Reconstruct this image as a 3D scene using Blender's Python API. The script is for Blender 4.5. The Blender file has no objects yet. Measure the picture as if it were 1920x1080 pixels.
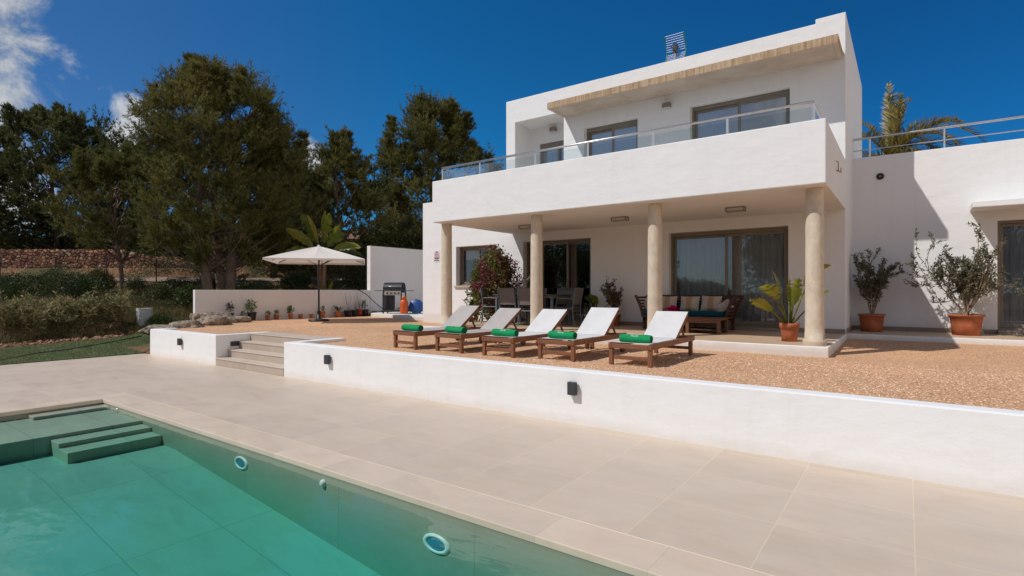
import bpy, bmesh, math, random
import numpy as np
from mathutils import Vector, Matrix, Euler, noise as mnoise

scene = bpy.context.scene
COL = scene.collection
R = math.radians
PI = math.pi

# ------------------------------------------------------------------ helpers
def tag(o, label=None, cat=None, group=None, kind=None):
    if label: o['label'] = label
    if cat: o['category'] = cat
    if group: o['group'] = group
    if kind: o['kind'] = kind
    return o

def empty(name, loc=(0, 0, 0), rz=0.0, label=None, cat=None, group=None):
    o = bpy.data.objects.new(name, None)
    o.empty_display_size = 0.2
    COL.objects.link(o)
    o.location = loc
    o.rotation_euler = (0, 0, rz)
    return tag(o, label, cat, group)

def link_mesh(name, me, mat, parent=None, loc=None):
    if mat is not None:
        for m in (mat if isinstance(mat, (list, tuple)) else [mat]):
            me.materials.append(m)
    o = bpy.data.objects.new(name, me)
    COL.objects.link(o)
    if parent is not None: o.parent = parent
    if loc is not None: o.location = loc
    return o

def dup(root, loc, rz=0.0, label=None, group=None):
    def cp(o, parent):
        c = o.copy(); COL.objects.link(c); c.parent = parent
        for ch in o.children: cp(ch, c)
        return c
    r = cp(root, None)
    r.location = loc; r.rotation_euler = (0, 0, rz)
    if label: r['label'] = label
    if group: r['group'] = group
    return r

class MB:
    """collects shapes, then links them as one mesh object"""
    def __init__(s): s.v = []; s.f = []; s.smooth = []
    def add(s, vs, fs, smooth=False):
        b = len(s.v)
        s.v += [tuple(p) for p in vs]
        s.f += [tuple(i + b for i in f) for f in fs]
        s.smooth += [smooth] * len(fs)
        return s
    def box(s, x0, x1, y0, y1, z0, z1, m=None):
        vs = [Vector(p) for p in ((x0,y0,z0),(x1,y0,z0),(x1,y1,z0),(x0,y1,z0),(x0,y0,z1),(x1,y0,z1),(x1,y1,z1),(x0,y1,z1))]
        if m is not None: vs = [m @ p for p in vs]
        return s.add(vs, [(0,3,2,1),(4,5,6,7),(0,1,5,4),(1,2,6,5),(2,3,7,6),(3,0,4,7)])
    def beam(s, a, b, w, h, up=(0, 0, 1)):
        a = Vector(a); b = Vector(b); d = (b - a); L = d.length; d.normalize()
        u = Vector(up); x = d.cross(u)
        if x.length < 1e-4: x = d.cross(Vector((0, 1, 0)))
        x.normalize(); u = x.cross(d)
        vs = []
        for t in (a, b):
            for sx, sz in ((-1,-1),(1,-1),(1,1),(-1,1)):
                vs.append(t + x * (sx * w / 2) + u * (sz * h / 2))
        return s.add(vs, [(0,3,2,1),(4,5,6,7),(0,1,5,4),(1,2,6,5),(2,3,7,6),(3,0,4,7)])
    def tube(s, pts, rad, n=8, cap=True, smooth=True):
        pts = [Vector(p) for p in pts]
        rs = rad if isinstance(rad, (list, tuple)) else [rad] * len(pts)
        vs = []; fs = []
        prev = None
        for i, p in enumerate(pts):
            d = (pts[min(i + 1, len(pts) - 1)] - pts[max(i - 1, 0)])
            if d.length < 1e-6: d = Vector((0, 0, 1))
            d.normalize()
            if prev is None:
                x = d.cross(Vector((0, 0, 1)))
                if x.length < 1e-3: x = d.cross(Vector((0, 1, 0)))
            else:
                x = prev - d * prev.dot(d)
                if x.length < 1e-4: x = d.orthogonal()
            x.normalize(); prev = x; y = d.cross(x)
            for k in range(n):
                a = 2 * PI * k / n
                vs.append(p + (x * math.cos(a) + y * math.sin(a)) * rs[i])
        for i in range(len(pts) - 1):
            for k in range(n):
                fs.append((i*n+k, i*n+(k+1)%n, (i+1)*n+(k+1)%n, (i+1)*n+k))
        s.add(vs, fs, smooth)
        if cap:
            s.add(vs[:n], [tuple(reversed(range(n)))]); s.add(vs[-n:], [tuple(range(n))])
        return s
    def lathe(s, prof, n=24, c=(0, 0, 0), smooth=True, m=None):
        vs = []; fs = []
        for r, z in prof:
            for k in range(n):
                a = 2 * PI * k / n
                p = Vector((r * math.cos(a), r * math.sin(a), z))
                if m is not None: p = m @ p
                vs.append((c[0] + p.x, c[1] + p.y, c[2] + p.z))
        for i in range(len(prof) - 1):
            for k in range(n):
                fs.append((i*n+k, i*n+(k+1)%n, (i+1)*n+(k+1)%n, (i+1)*n+k))
        s.add(vs, fs, smooth)
        return s
    def build(s, name, mat, parent=None, loc=None, bevel=0, seg=2):
        me = bpy.data.meshes.new(name)
        me.from_pydata(s.v, [], s.f)
        me.polygons.foreach_set('use_smooth', s.smooth)
        me.update()
        o = link_mesh(name, me, mat, parent, loc)
        if bevel:
            b = o.modifiers.new('bevel', 'BEVEL'); b.width = bevel; b.segments = seg; b.limit_method = 'ANGLE'; b.angle_limit = R(40)
        return o

def np_mesh(name, V, F, mat, parent=None, smooth=False, loc=None):
    """V (n,3) array, F (m,k) array"""
    me = bpy.data.meshes.new(name)
    n, k = F.shape
    me.vertices.add(len(V)); me.vertices.foreach_set('co', np.asarray(V, dtype=np.float32).ravel())
    me.loops.add(n * k); me.loops.foreach_set('vertex_index', np.asarray(F, dtype=np.int32).ravel())
    me.polygons.add(n)
    me.polygons.foreach_set('loop_start', np.arange(0, n * k, k, dtype=np.int32))
    me.polygons.foreach_set('loop_total', np.full(n, k, dtype=np.int32))
    me.update(calc_edges=True)
    if smooth: me.polygons.foreach_set('use_smooth', np.ones(n, dtype=bool))
    return link_mesh(name, me, mat, parent, loc)

def ortho(name, add, sub, mat, parent=None, bevel=0, seg=2):
    """union of boxes minus boxes as one clean shell"""
    xs = sorted({round(v, 4) for b in add + sub for v in b[0:2]})
    ys = sorted({round(v, 4) for b in add + sub for v in b[2:4]})
    zs = sorted({round(v, 4) for b in add + sub for v in b[4:6]})
    X, Y, Z = np.array(xs), np.array(ys), np.array(zs)
    cx, cy, cz = (X[1:]+X[:-1])/2, (Y[1:]+Y[:-1])/2, (Z[1:]+Z[:-1])/2
    occ = np.zeros((len(cx)+2, len(cy)+2, len(cz)+2), dtype=bool)
    for boxes, val in ((add, True), (sub, False)):
        for b in boxes:
            ix = np.where((cx > b[0]) & (cx < b[1]))[0]; iy = np.where((cy > b[2]) & (cy < b[3]))[0]; iz = np.where((cz > b[4]) & (cz < b[5]))[0]
            if len(ix) and len(iy) and len(iz):
                occ[ix[0]+1:ix[-1]+2, iy[0]+1:iy[-1]+2, iz[0]+1:iz[-1]+2] = val
    bm = bmesh.new(); cache = {}
    def vert(i, j, k):
        if (i, j, k) not in cache: cache[(i, j, k)] = bm.verts.new((xs[i], ys[j], zs[k]))
        return cache[(i, j, k)]
    for i, j, k in np.argwhere(occ):
        a, b, c = i-1, j-1, k-1
        if not occ[i-1,j,k]: bm.faces.new([vert(a,b,c), vert(a,b,c+1), vert(a,b+1,c+1), vert(a,b+1,c)])
        if not occ[i+1,j,k]: bm.faces.new([vert(a+1,b,c), vert(a+1,b+1,c), vert(a+1,b+1,c+1), vert(a+1,b,c+1)])
        if not occ[i,j-1,k]: bm.faces.new([vert(a,b,c), vert(a+1,b,c), vert(a+1,b,c+1), vert(a,b,c+1)])
        if not occ[i,j+1,k]: bm.faces.new([vert(a,b+1,c), vert(a,b+1,c+1), vert(a+1,b+1,c+1), vert(a+1,b+1,c)])
        if not occ[i,j,k-1]: bm.faces.new([vert(a,b,c), vert(a,b+1,c), vert(a+1,b+1,c), vert(a+1,b,c)])
        if not occ[i,j,k+1]: bm.faces.new([vert(a,b,c+1), vert(a+1,b,c+1), vert(a+1,b+1,c+1), vert(a,b+1,c+1)])
    me = bpy.data.meshes.new(name); bm.to_mesh(me); bm.free()
    o = link_mesh(name, me, mat, parent)
    if bevel:
        b = o.modifiers.new('bevel', 'BEVEL'); b.width = bevel; b.segments = seg; b.limit_method = 'ANGLE'; b.angle_limit = R(40)
    return o

# ------------------------------------------------------------------ node helpers
class NT:
    def __init__(s, name):
        s.m = bpy.data.materials.new(name); s.m.use_nodes = True
        s.t = s.m.node_tree; s.t.nodes.clear()
        s.out = s.n('ShaderNodeOutputMaterial')
    def n(s, typ, **kw):
        nd = s.t.nodes.new(typ)
        for k, v in kw.items(): setattr(nd, k, v)
        return nd
    def l(s, a, b): s.t.links.new(a, b)
    def put(s, sock, v):
        if hasattr(v, 'is_linked') or isinstance(v, bpy.types.NodeSocket): s.l(v, sock)
        else: sock.default_value = v
    def math(s, op, a, b=0.0, c=0.0, clamp=False):
        nd = s.n('ShaderNodeMath', operation=op, use_clamp=clamp)
        s.put(nd.inputs[0], a); s.put(nd.inputs[1], b)
        if op in ('MULTIPLY_ADD', 'SMOOTH_MIN'): s.put(nd.inputs[2], c)
        return nd.outputs[0]
    def pos(s): return s.n('ShaderNodeNewGeometry').outputs['Position']
    def obj(s): return s.n('ShaderNodeTexCoord').outputs['Object']
    def mapping(s, v, scale=(1,1,1), rot=(0,0,0), loc=(0,0,0)):
        nd = s.n('ShaderNodeMapping'); s.l(v, nd.inputs[0])
        nd.inputs['Scale'].default_value = scale; nd.inputs['Rotation'].default_value = rot; nd.inputs['Location'].default_value = loc
        return nd.outputs[0]
    def noise(s, v, scale, detail=4, rough=.55, dist=0):
        nd = s.n('ShaderNodeTexNoise'); s.l(v, nd.inputs['Vector'])
        nd.inputs['Scale'].default_value = scale; nd.inputs['Detail'].default_value = detail
        nd.inputs['Roughness'].default_value = rough; nd.inputs['Distortion'].default_value = dist
        return nd.outputs['Fac']
    def ramp(s, fac, stops, interp='LINEAR'):
        nd = s.n('ShaderNodeValToRGB'); s.l(fac, nd.inputs[0]); cr = nd.color_ramp; cr.interpolation = interp
        while len(cr.elements) < len(stops): cr.elements.new(0.5)
        for e, (p, c) in zip(cr.elements, stops):
            e.position = p; e.color = (c[0], c[1], c[2], 1) if not isinstance(c, (int, float)) else (c, c, c, 1)
        return nd.outputs[0]
    def mix(s, fac, a, b, blend='MIX'):
        nd = s.n('ShaderNodeMix', data_type='RGBA', blend_type=blend)
        s.put(nd.inputs[0], fac)
        for i, v in ((6, a), (7, b)):
            if isinstance(v, (tuple, list)): nd.inputs[i].default_value = (v[0], v[1], v[2], 1)
            else: s.l(v, nd.inputs[i])
        return nd.outputs[2]
    def bump(s, h, strength, dist=.01, normal=None):
        nd = s.n('ShaderNodeBump'); s.l(h, nd.inputs['Height'])
        nd.inputs['Strength'].default_value = strength; nd.inputs['Distance'].default_value = dist
        if normal is not None: s.l(normal, nd.inputs['Normal'])
        return nd.outputs[0]
    def bsdf(s, col, rough=.6, normal=None, metal=0, spec=.5, **kw):
        nd = s.n('ShaderNodeBsdfPrincipled')
        if isinstance(col, (tuple, list)): nd.inputs['Base Color'].default_value = (col[0], col[1], col[2], 1)
        else: s.l(col, nd.inputs['Base Color'])
        s.put(nd.inputs['Roughness'], rough)
        nd.inputs['Metallic'].default_value = metal
        nd.inputs['Specular IOR Level'].default_value = spec
        for k, v in kw.items(): s.put(nd.inputs[k], v)
        if normal is not None: s.l(normal, nd.inputs['Normal'])
        return nd.outputs[0]
    def done(s, sh): s.l(sh, s.out.inputs['Surface']); return s.m

def simple(name, col, rough=.6, var=.25, vs=6, bump=.0, bs=60, metal=0, spec=.5, bdist=.004, stretch=(1,1,1)):
    t = NT(name); p = t.mapping(t.obj(), stretch)
    f = t.noise(p, vs, 5, .6)
    lo = tuple(c * (1 - var) for c in col); hi = tuple(min(1, c * (1 + var)) for c in col)
    c = t.ramp(f, [(.3, lo), (.7, hi)])
    nrm = t.bump(t.noise(p, bs, 3), bump, bdist) if bump else None
    return t.done(t.bsdf(c, rough, nrm, metal, spec))

def leaf_mat(name, cols, transl=.3, rough=.55, spec=.35, big=.5, amount=.5):
    """cols: dark .. light; random per leaf, plus big light and dark clumps"""
    t = NT(name)
    g = t.n('ShaderNodeNewGeometry')
    rnd = g.outputs['Random Per Island']
    nz = t.noise(g.outputs['Position'], big, 3, .6)
    f = t.math('ADD', t.math('MULTIPLY', rnd, 1 - amount), t.math('MULTIPLY', t.math('MULTIPLY_ADD', nz, 2.2, -.6, True), amount))
    k = len(cols)
    c = t.ramp(f, [(i / max(1, k - 1) * .8 + .1, cc) for i, cc in enumerate(cols)])
    a = t.bsdf(c, rough, None, 0, spec)
    tr = t.n('ShaderNodeBsdfTranslucent'); t.l(c, tr.inputs[0])
    mx = t.n('ShaderNodeMixShader'); mx.inputs[0].default_value = transl
    t.l(a, mx.inputs[1]); t.l(tr.outputs[0], mx.inputs[2])
    return t.done(mx.outputs[0])

def tile_nodes(t, p, ax, ay, sx, sy, ox, oy, w, stagger=0):
    sp = t.n('ShaderNodeSeparateXYZ'); t.l(p, sp.inputs[0])
    u = t.math('DIVIDE', t.math('SUBTRACT', sp.outputs[ax], ox), sx)
    v = t.math('DIVIDE', t.math('SUBTRACT', sp.outputs[ay], oy), sy)
    fu, fv = t.math('FRACT', u), t.math('FRACT', v)
    du = t.math('MULTIPLY', t.math('MINIMUM', fu, t.math('SUBTRACT', 1.0, fu)), sx)
    dv = t.math('MULTIPLY', t.math('MINIMUM', fv, t.math('SUBTRACT', 1.0, fv)), sy)
    ju = t.math('LESS_THAN', du, w); jv = t.math('LESS_THAN', dv, w)
    cb = t.n('ShaderNodeCombineXYZ'); t.l(t.math('FLOOR', u), cb.inputs[0]); t.l(t.math('FLOOR', v), cb.inputs[1])
    wn = t.n('ShaderNodeTexWhiteNoise', noise_dimensions='3D'); t.l(cb.outputs[0], wn.inputs['Vector'])
    return t.math('MAXIMUM', ju, jv), wn.outputs['Value'], wn.outputs['Color'], ju, jv

# ------------------------------------------------------------------ materials
def m_plaster(name, col=(.80, .79, .775), grime=0.0, gz=0.0):
    t = NT(name); p = t.pos()
    a = t.noise(p, .9, 6, .65)
    b = t.noise(t.mapping(p, (4, 4, .30)), 1.6, 6, .65)
    c = t.ramp(a, [(.25, tuple(x * .955 for x in col)), (.75, col)])
    c = t.mix(t.math('MULTIPLY', t.ramp(b, [(.52, 0.0), (.78, 1.0)]), .17), c, (.60, .56, .50))
    c = t.mix(t.math('MULTIPLY', t.ramp(t.noise(p, 3.1, 7, .7), [(.56, 0.0), (.74, 1.0)]), .16), c, tuple(x * .90 for x in col))
    if grime:
        sp = t.n('ShaderNodeSeparateXYZ'); t.l(p, sp.inputs[0])
        h = t.math('SUBTRACT', sp.outputs[2], gz)
        hn = t.math('ADD', h, t.math('MULTIPLY', t.noise(p, 5, 5), -.12))
        g = t.ramp(hn, [(0, 1.0), (.10, 0.0)])
        c = t.mix(t.math('MULTIPLY', g, grime), c, (.55, .46, .36))
    h = t.math('ADD', t.math('MULTIPLY', t.noise(p, 45, 3, .5), .35), t.math('MULTIPLY', t.noise(t.mapping(p, (1, 1, 1.6)), 2.6, 4, .5), 4.0))
    return t.done(t.bsdf(c, .85, t.bump(h, .30, .010), 0, .25))

plaster = m_plaster('white_plaster', grime=.35, gz=.72)
plaster_ret = m_plaster('retaining_wall_plaster', (.82, .81, .795), grime=.28, gz=-.03)
plaster_gard = m_plaster('garden_wall_plaster', (.82, .775, .735), grime=.3, gz=.58)
plaster_slab = m_plaster('slab_plaster', (.78, .77, .75), grime=.6, gz=.56)

def m_deck(name, base, sx, sy, ox, oy, jw, jcol, ax=0, ay=1, rough=.45, tint=1.0, streak=(1.2, 3, 1), jmix=.75):
    t = NT(name); p = t.pos()
    j, rv, rc, ju, jv = tile_nodes(t, p, ax, ay, sx, sy, ox, oy, jw)
    off = t.n('ShaderNodeVectorMath', operation='MULTIPLY_ADD'); t.l(rc, off.inputs[0]); off.inputs[1].default_value = (7, 7, 7); t.l(p, off.inputs[2])
    n1 = t.noise(t.mapping(off.outputs[0], streak, (0, 0, R(12))), 1.1, 7, .62, .8)
    n2 = t.noise(t.mapping(off.outputs[0], (2.5, 8, 6), (0, 0, R(12))), 1.6, 6, .7, .4)
    c = t.ramp(n1, [(.28, tuple(x * .87 * tint for x in base)), (.5, base), (.72, tuple(min(1, x * 1.07) for x in base))])
    c = t.mix(t.math('MULTIPLY', t.ramp(n2, [(.45, 0.0), (.75, 1.0)]), .30), c, tuple(x * y for x, y in zip(base, (.93, .82, .68))))
    c = t.mix(t.math('MULTIPLY', t.ramp(t.noise(p, .6, 6, .65), [(.4, 0.0), (.7, 1.0)]), .5), c, tuple(x * y for x, y in zip(base, (1.06, 1.06, 1.10))))
    c = t.mix(t.math('MULTIPLY', t.ramp(t.noise(p, 1.9, 7, .72, .6), [(.48, 0.0), (.72, 1.0)]), .4), c, tuple(x * y for x, y in zip(base, (.95, .86, .76))))
    c = t.mix(t.ramp(t.noise(p, 34, 2), [(.72, 0.0), (.78, .5)]), c, tuple(x * .62 for x in base))
    br = t.math('MULTIPLY_ADD', rv, .07, .965)
    hs = t.n('ShaderNodeHueSaturation'); t.l(br, hs.inputs['Value']); t.l(c, hs.inputs['Color']); c = hs.outputs[0]
    c = t.mix(t.math('MULTIPLY', j, jmix), c, jcol)
    h = t.math('SUBTRACT', t.math('MULTIPLY', n2, .3), j)
    rr = t.math('MULTIPLY_ADD', n1, .25, rough - .1)
    return t.done(t.bsdf(c, rr, t.bump(h, .2, .003), 0, .4))

STONE = (.59, .482, .378)
deck_mat = m_deck('deck_stone', STONE, .745, .73, .04, 3.234, .0034, (.74, .62, .40), jmix=.6)
coping_mat = m_deck('coping_stone', (.64, .52, .405), .745, 4.0, .33, -.77, .0018, (.42, .36, .29))
step_mat = m_deck('step_stone', (.57, .475, .385), 1.5, 9.0, .1, 0, .002, (.34, .29, .23))
porch_mat = m_deck('porch_stone', (.54, .39, .26), .45, .45, 0, 9.2, .0025, (.30, .23, .16))
skirt_mat = m_deck('skirting_tile', (.27, .215, .17), .45, 9, 0, 0, .003, (.16, .13, .10))
pool_floor_mat = m_deck('pool_floor_tile', (.45, .485, .425), 1.5, .75, -.4, .15, .004, (.27, .30, .25), tint=.97, streak=(1.2, 4, 1))
pool_wall_mat = m_deck('pool_wall_tile', (.36, .36, .29), 1.5, 9.0, -.9, -4, .003, (.22, .22, .17), streak=(1.2, 1.2, 4))
pool_step_mat = m_deck('pool_step_tile', (.52, .53, .43), 9.5, .75, -20, .3, .003, (.2, .2, .16))

def m_gravel():
    t = NT('gravel'); p = t.pos()
    w = t.mapping(p, (1, 1, 1))
    vo = t.n('ShaderNodeTexVoronoi', feature='F1'); t.l(w, vo.inputs['Vector']); vo.inputs['Scale'].default_value = 62
    sp = t.n('ShaderNodeSeparateColor'); t.l(vo.outputs['Color'], sp.inputs[0])
    c = t.ramp(sp.outputs[0], [(0, (.44, .235, .12)), (.25, (.66, .37, .20)), (.65, (.77, .455, .255)), (.92, (.83, .52, .315)), (1, (.86, .62, .43))])
    e = t.ramp(vo.outputs['Distance'], [(.0, 1.0), (.6, .92), (.98, .50)])
    c = t.mix(1.0, c, e, 'MULTIPLY')
    big = t.ramp(t.noise(p, .6, 5, .6), [(.3, .86), (.7, 1.08)])
    c = t.mix(1.0, c, big, 'MULTIPLY')
    h = t.math('SUBTRACT', 1.0, vo.outputs['Distance'])
    h2 = t.math('MULTIPLY_ADD', t.noise(p, 14, 3), .7, h)
    return t.done(t.bsdf(c, .85, t.bump(h2, .75, .014), 0, .25))
gravel_mat = m_gravel()

def m_terrain():
    t = NT('scrub_soil'); p = t.pos()
    a = t.noise(p, .5, 6, .65); b = t.noise(p, 6, 6, .7)
    c = t.ramp(b, [(.3, (.12, .06, .032)), (.5, (.22, .115, .06)), (.7, (.32, .19, .105))])
    g = t.ramp(t.noise(p, 9, 5, .7), [(.3, (.035, .045, .015)), (.7, (.12, .11, .05))])
    c = t.mix(t.ramp(a, [(.42, 0.0), (.58, .9)]), c, g)
    return t.done(t.bsdf(c, .95, t.bump(t.noise(p, 18, 6, .7), .8, .05), 0, .15))
terrain_mat = m_terrain()

def m_lawn():
    t = NT('artificial_turf'); p = t.pos()
    a = t.noise(t.mapping(p, (1, 1, 1)), 160, 3, .7); b = t.noise(p, 1.2, 4)
    c = t.ramp(a, [(.3, (.10, .125, .05)), (.55, (.18, .215, .09)), (.75, (.29, .31, .16))])
    c = t.mix(1.0, c, t.ramp(b, [(.3, .75), (.7, 1.1)]), 'MULTIPLY')
    return t.done(t.bsdf(c, .9, t.bump(a, .9, .03), 0, .15))
lawn_mat = m_lawn()

def m_stonewall():
    t = NT('rubble_masonry'); p = t.pos()
    q = t.mapping(p, (1, 1, 1.25))
    dn = t.n('ShaderNodeTexNoise'); t.l(q, dn.inputs['Vector']); dn.inputs['Scale'].default_value = 2
    ad = t.n('ShaderNodeVectorMath', operation='MULTIPLY_ADD'); t.l(dn.outputs['Color'], ad.inputs[0]); ad.inputs[1].default_value = (.22,)*3; t.l(q, ad.inputs[2])
    vo = t.n('ShaderNodeTexVoronoi', feature='F1'); t.l(ad.outputs[0], vo.inputs['Vector']); vo.inputs['Scale'].default_value = 4.4
    ve = t.n('ShaderNodeTexVoronoi', feature='DISTANCE_TO_EDGE'); t.l(ad.outputs[0], ve.inputs['Vector']); ve.inputs['Scale'].default_value = 4.4
    sp = t.n('ShaderNodeSeparateColor'); t.l(vo.outputs['Color'], sp.inputs[0])
    c = t.ramp(sp.outputs[0], [(0, (.13, .062, .045)), (.3, (.26, .11, .07)), (.6, (.34, .15, .085)), (.85, (.46, .23, .12)), (1, (.38, .28, .21))])
    c = t.mix(1.0, c, t.ramp(t.noise(p, 12, 5, .7), [(.3, .7), (.7, 1.15)]), 'MULTIPLY')
    e = t.ramp(ve.outputs['Distance'], [(.01, 0.0), (.09, 1.0)])
    c = t.mix(e, (.045, .03, .022), c)
    return t.done(t.bsdf(c, .9, t.bump(t.ramp(ve.outputs['Distance'], [(0, 0.0), (.2, 1.0)]), 1.0, .12), 0, .2))
stonewall_mat = m_stonewall()
rock_mat = simple('boulder', (.27, .21, .155), .9, .65, 5, 1.0, 11, bdist=.09)

def m_concrete_eave():
    t = NT('weathered_concrete'); p = t.pos()
    a = t.noise(t.mapping(p, (16, 16, .8)), 1.5, 6, .72); b = t.noise(p, 7, 6, .7)
    c = t.ramp(a, [(.3, (.20, .115, .055)), (.5, (.42, .28, .165)), (.68, (.60, .46, .31))])
    c = t.mix(t.math('MULTIPLY', t.ramp(b, [(.4, 0.0), (.7, 1.0)]), .35), c, (.55, .46, .35))
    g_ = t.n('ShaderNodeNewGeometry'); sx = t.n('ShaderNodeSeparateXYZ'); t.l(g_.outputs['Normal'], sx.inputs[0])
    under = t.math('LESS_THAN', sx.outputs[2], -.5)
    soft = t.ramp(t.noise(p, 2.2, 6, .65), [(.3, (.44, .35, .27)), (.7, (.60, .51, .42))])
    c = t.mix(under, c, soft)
    return t.done(t.bsdf(c, .9, t.bump(a, .5, .01), 0, .2))
eave_mat = m_concrete_eave()

def m_column():
    t = NT('column_stone'); p = t.pos()
    sp = t.n('ShaderNodeSeparateXYZ'); t.l(p, sp.inputs[0])
    a = t.noise(t.mapping(p, (3, 3, 2)), 3, 6, .7)
    c = t.ramp(a, [(.3, (.52, .43, .32)), (.7, (.68, .585, .46))])
    h = t.math('ADD', sp.outputs[2], t.math('MULTIPLY', t.noise(p, 7, 4), .25))
    g = t.ramp(h, [(.80, 1.0), (1.0, 0.0)])
    c = t.mix(t.math('MULTIPLY', g, .5), c, (.40, .27, .15))
    return t.done(t.bsdf(c, .7, t.bump(t.noise(p, 40, 4), .25, .004), 0, .3))
column_mat = m_column()

alu = simple('taupe_aluminium', (.20, .165, .125), .45, .08, 3)
steel = simple('brushed_steel', (.62, .60, .57), .3, .08, 8, metal=.85)
dark_metal = simple('anthracite_metal', (.035, .037, .04), .5, .15, 8)
black_metal = simple('black_metal', (.018, .018, .02), .42, .2, 8)
chair_metal = simple('blue_grey_aluminium', (.10, .125, .145), .45, .1, 8)
def m_wood(name, col, s=1.0):
    t = NT(name); p = t.obj()
    a = t.noise(t.mapping(p, (22, 3.0, 22)), 2.2, 6, .65, .3)
    c = t.ramp(a, [(.3, tuple(x * .55 for x in col)), (.55, col), (.75, tuple(x * 1.35 for x in col))])
    return t.done(t.bsdf(c, .5, t.bump(a, .25, .003), 0, .35))
teak = m_wood('oiled_teak', (.235, .098, .048))
darkwood = m_wood('dark_stained_wood', (.075, .030, .020))
tablewood = m_wood('red_brown_wood', (.20, .085, .045))
def m_cloth(name, col, sc=220, bump=.3, var=.07, transl=0.0):
    t = NT(name); p = t.obj()
    w = t.noise(t.mapping(p, (1, 1, 1)), sc, 2)
    b = t.noise(p, 3.5, 5)
    c = t.ramp(b, [(.3, tuple(x * (1 - var) for x in col)), (.7, tuple(min(1, x * (1 + var)) for x in col))])
    s = t.bsdf(c, .9, t.bump(t.math('ADD', w, t.math('MULTIPLY', b, 2.0)), bump, .004), 0, .15)
    if transl:
        tr = t.n('ShaderNodeBsdfTranslucent'); t.l(c, tr.inputs[0])
        mx = t.n('ShaderNodeMixShader'); mx.inputs[0].default_value = transl
        t.l(s, mx.inputs[1]); t.l(tr.outputs[0], mx.inputs[2]); s = mx.outputs[0]
    return t.done(s)
sling_white = m_cloth('white_sling_mesh', (.62, .605, .585))
sling_grey = m_cloth('grey_sling_mesh', (.41, .375, .35))
towel_mat = m_cloth('green_terry', (.012, .27, .095), 130, .9, .2)
letter_mat = simple('white_print', (.72, .78, .74), .8, .05)
canopy_mat = m_cloth('cream_canvas', (.82, .765, .70), 160, .15, .03, .22)
curtain_mat = m_cloth('white_curtain', (.80, .82, .84), 160, .1, .03, .35)
curtain_grey = m_cloth('grey_curtain', (.88, .87, .84), 160, .1, .03, .25)
chair_sling = m_cloth('taupe_sling', (.165, .145, .132), 200, .3, .1)
beige_cloth = m_cloth('beige_cushion', (.50, .43, .355), 150, .4, .08)
tan_cloth = m_cloth('tan_stripe', (.42, .26, .15), 150, .4, .08)
teal_cloth = m_cloth('teal_cushion', (.008, .075, .095), 150, .4, .15)
terracotta = simple('terracotta', (.40, .115, .045), .75, .28, 7, .3, 40)
terracotta_dark = simple('weathered_terracotta', (.30, .085, .035), .75, .35, 7, .3, 40)
plastic_black = simple('black_plastic_pot', (.022, .02, .02), .5, .25, 8)
soil_mat = simple('potting_soil', (.045, .028, .018), .95, .4, 30, .8, 60)
gas_orange = simple('orange_enamel', (.58, .095, .012), .4, .1, 5)
blue_plastic = simple('blue_plastic', (.012, .06, .22), .4, .15, 5)
green_plastic = simple('green_plastic', (.01, .13, .06), .45, .15, 5)
chrome = simple('stainless_panel', (.60, .58, .55), .3, .06, 5, metal=.8)
concrete = simple('grey_concrete', (.40, .40, .39), .9, .25, 5, .5, 30)
bark = simple('pine_bark', (.16, .115, .085), .95, .45, 9, .9, 22, bdist=.03, stretch=(1, 1, .35))
bark_dark = simple('dark_bark', (.06, .045, .035), .95, .4, 9, .8, 22, bdist=.02, stretch=(1, 1, .35))
twig_mat = simple('twig', (.31, .225, .15), .9, .3, 20)
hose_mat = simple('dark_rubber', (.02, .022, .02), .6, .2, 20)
interior_mat = simple('painted_dim_interior', (.045, .04, .036), .9, .2, 2)  # dark colour stands in for the shade inside the rooms
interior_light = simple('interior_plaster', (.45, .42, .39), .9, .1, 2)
rust_mat = simple('rusty_iron', (.35, .20, .12), .7, .3, 30)
white_paint = simple('white_enamel', (.75, .75, .73), .4, .05, 5)
opal = simple('opal_lens', (.55, .53, .50), .35, .05, 5)
mauve_paint = simple('grey_brown_fitting', (.22, .19, .165), .5, .1, 8)
roof_tile = simple('old_roof_tile', (.22, .12, .075), .9, .4, 5, .8, 9, bdist=.05, stretch=(1, 1, 1))
road_mat = simple('dusty_track', (.24, .175, .125), .95, .3, 2, .5, 12, bdist=.03)

def m_glass(name, tint=(.70, .76, .78), refl=.0, gain=1.5, bodycol=(.02, .03, .04)):
    """window pane: clear sheet with a mirror share that follows the angle"""
    t = NT(name)
    fr = t.n('ShaderNodeFresnel'); fr.inputs[0].default_value = 1.55
    f = t.math('ADD', t.math('MULTIPLY', fr.outputs[0], gain), refl, clamp=True)
    tr = t.n('ShaderNodeBsdfTransparent'); tr.inputs[0].default_value = (*tint, 1)
    gl = t.n('ShaderNodeBsdfGlossy'); gl.inputs['Roughness'].default_value = .0; gl.inputs[0].default_value = (.95, .97, 1, 1)
    mx = t.n('ShaderNodeMixShader'); t.l(f, mx.inputs[0]); t.l(tr.outputs[0], mx.inputs[1]); t.l(gl.outputs[0], mx.inputs[2])
    return t.done(mx.outputs[0])
glass_mat = m_glass('window_glass', (.74, .77, .79), .075, 1.0)
glass_blue = m_glass('upper_window_glass', (.70, .74, .76), .24, 1.0)
glass_rail = m_glass('railing_glass', (.88, .92, .92), .0, .4)

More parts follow.
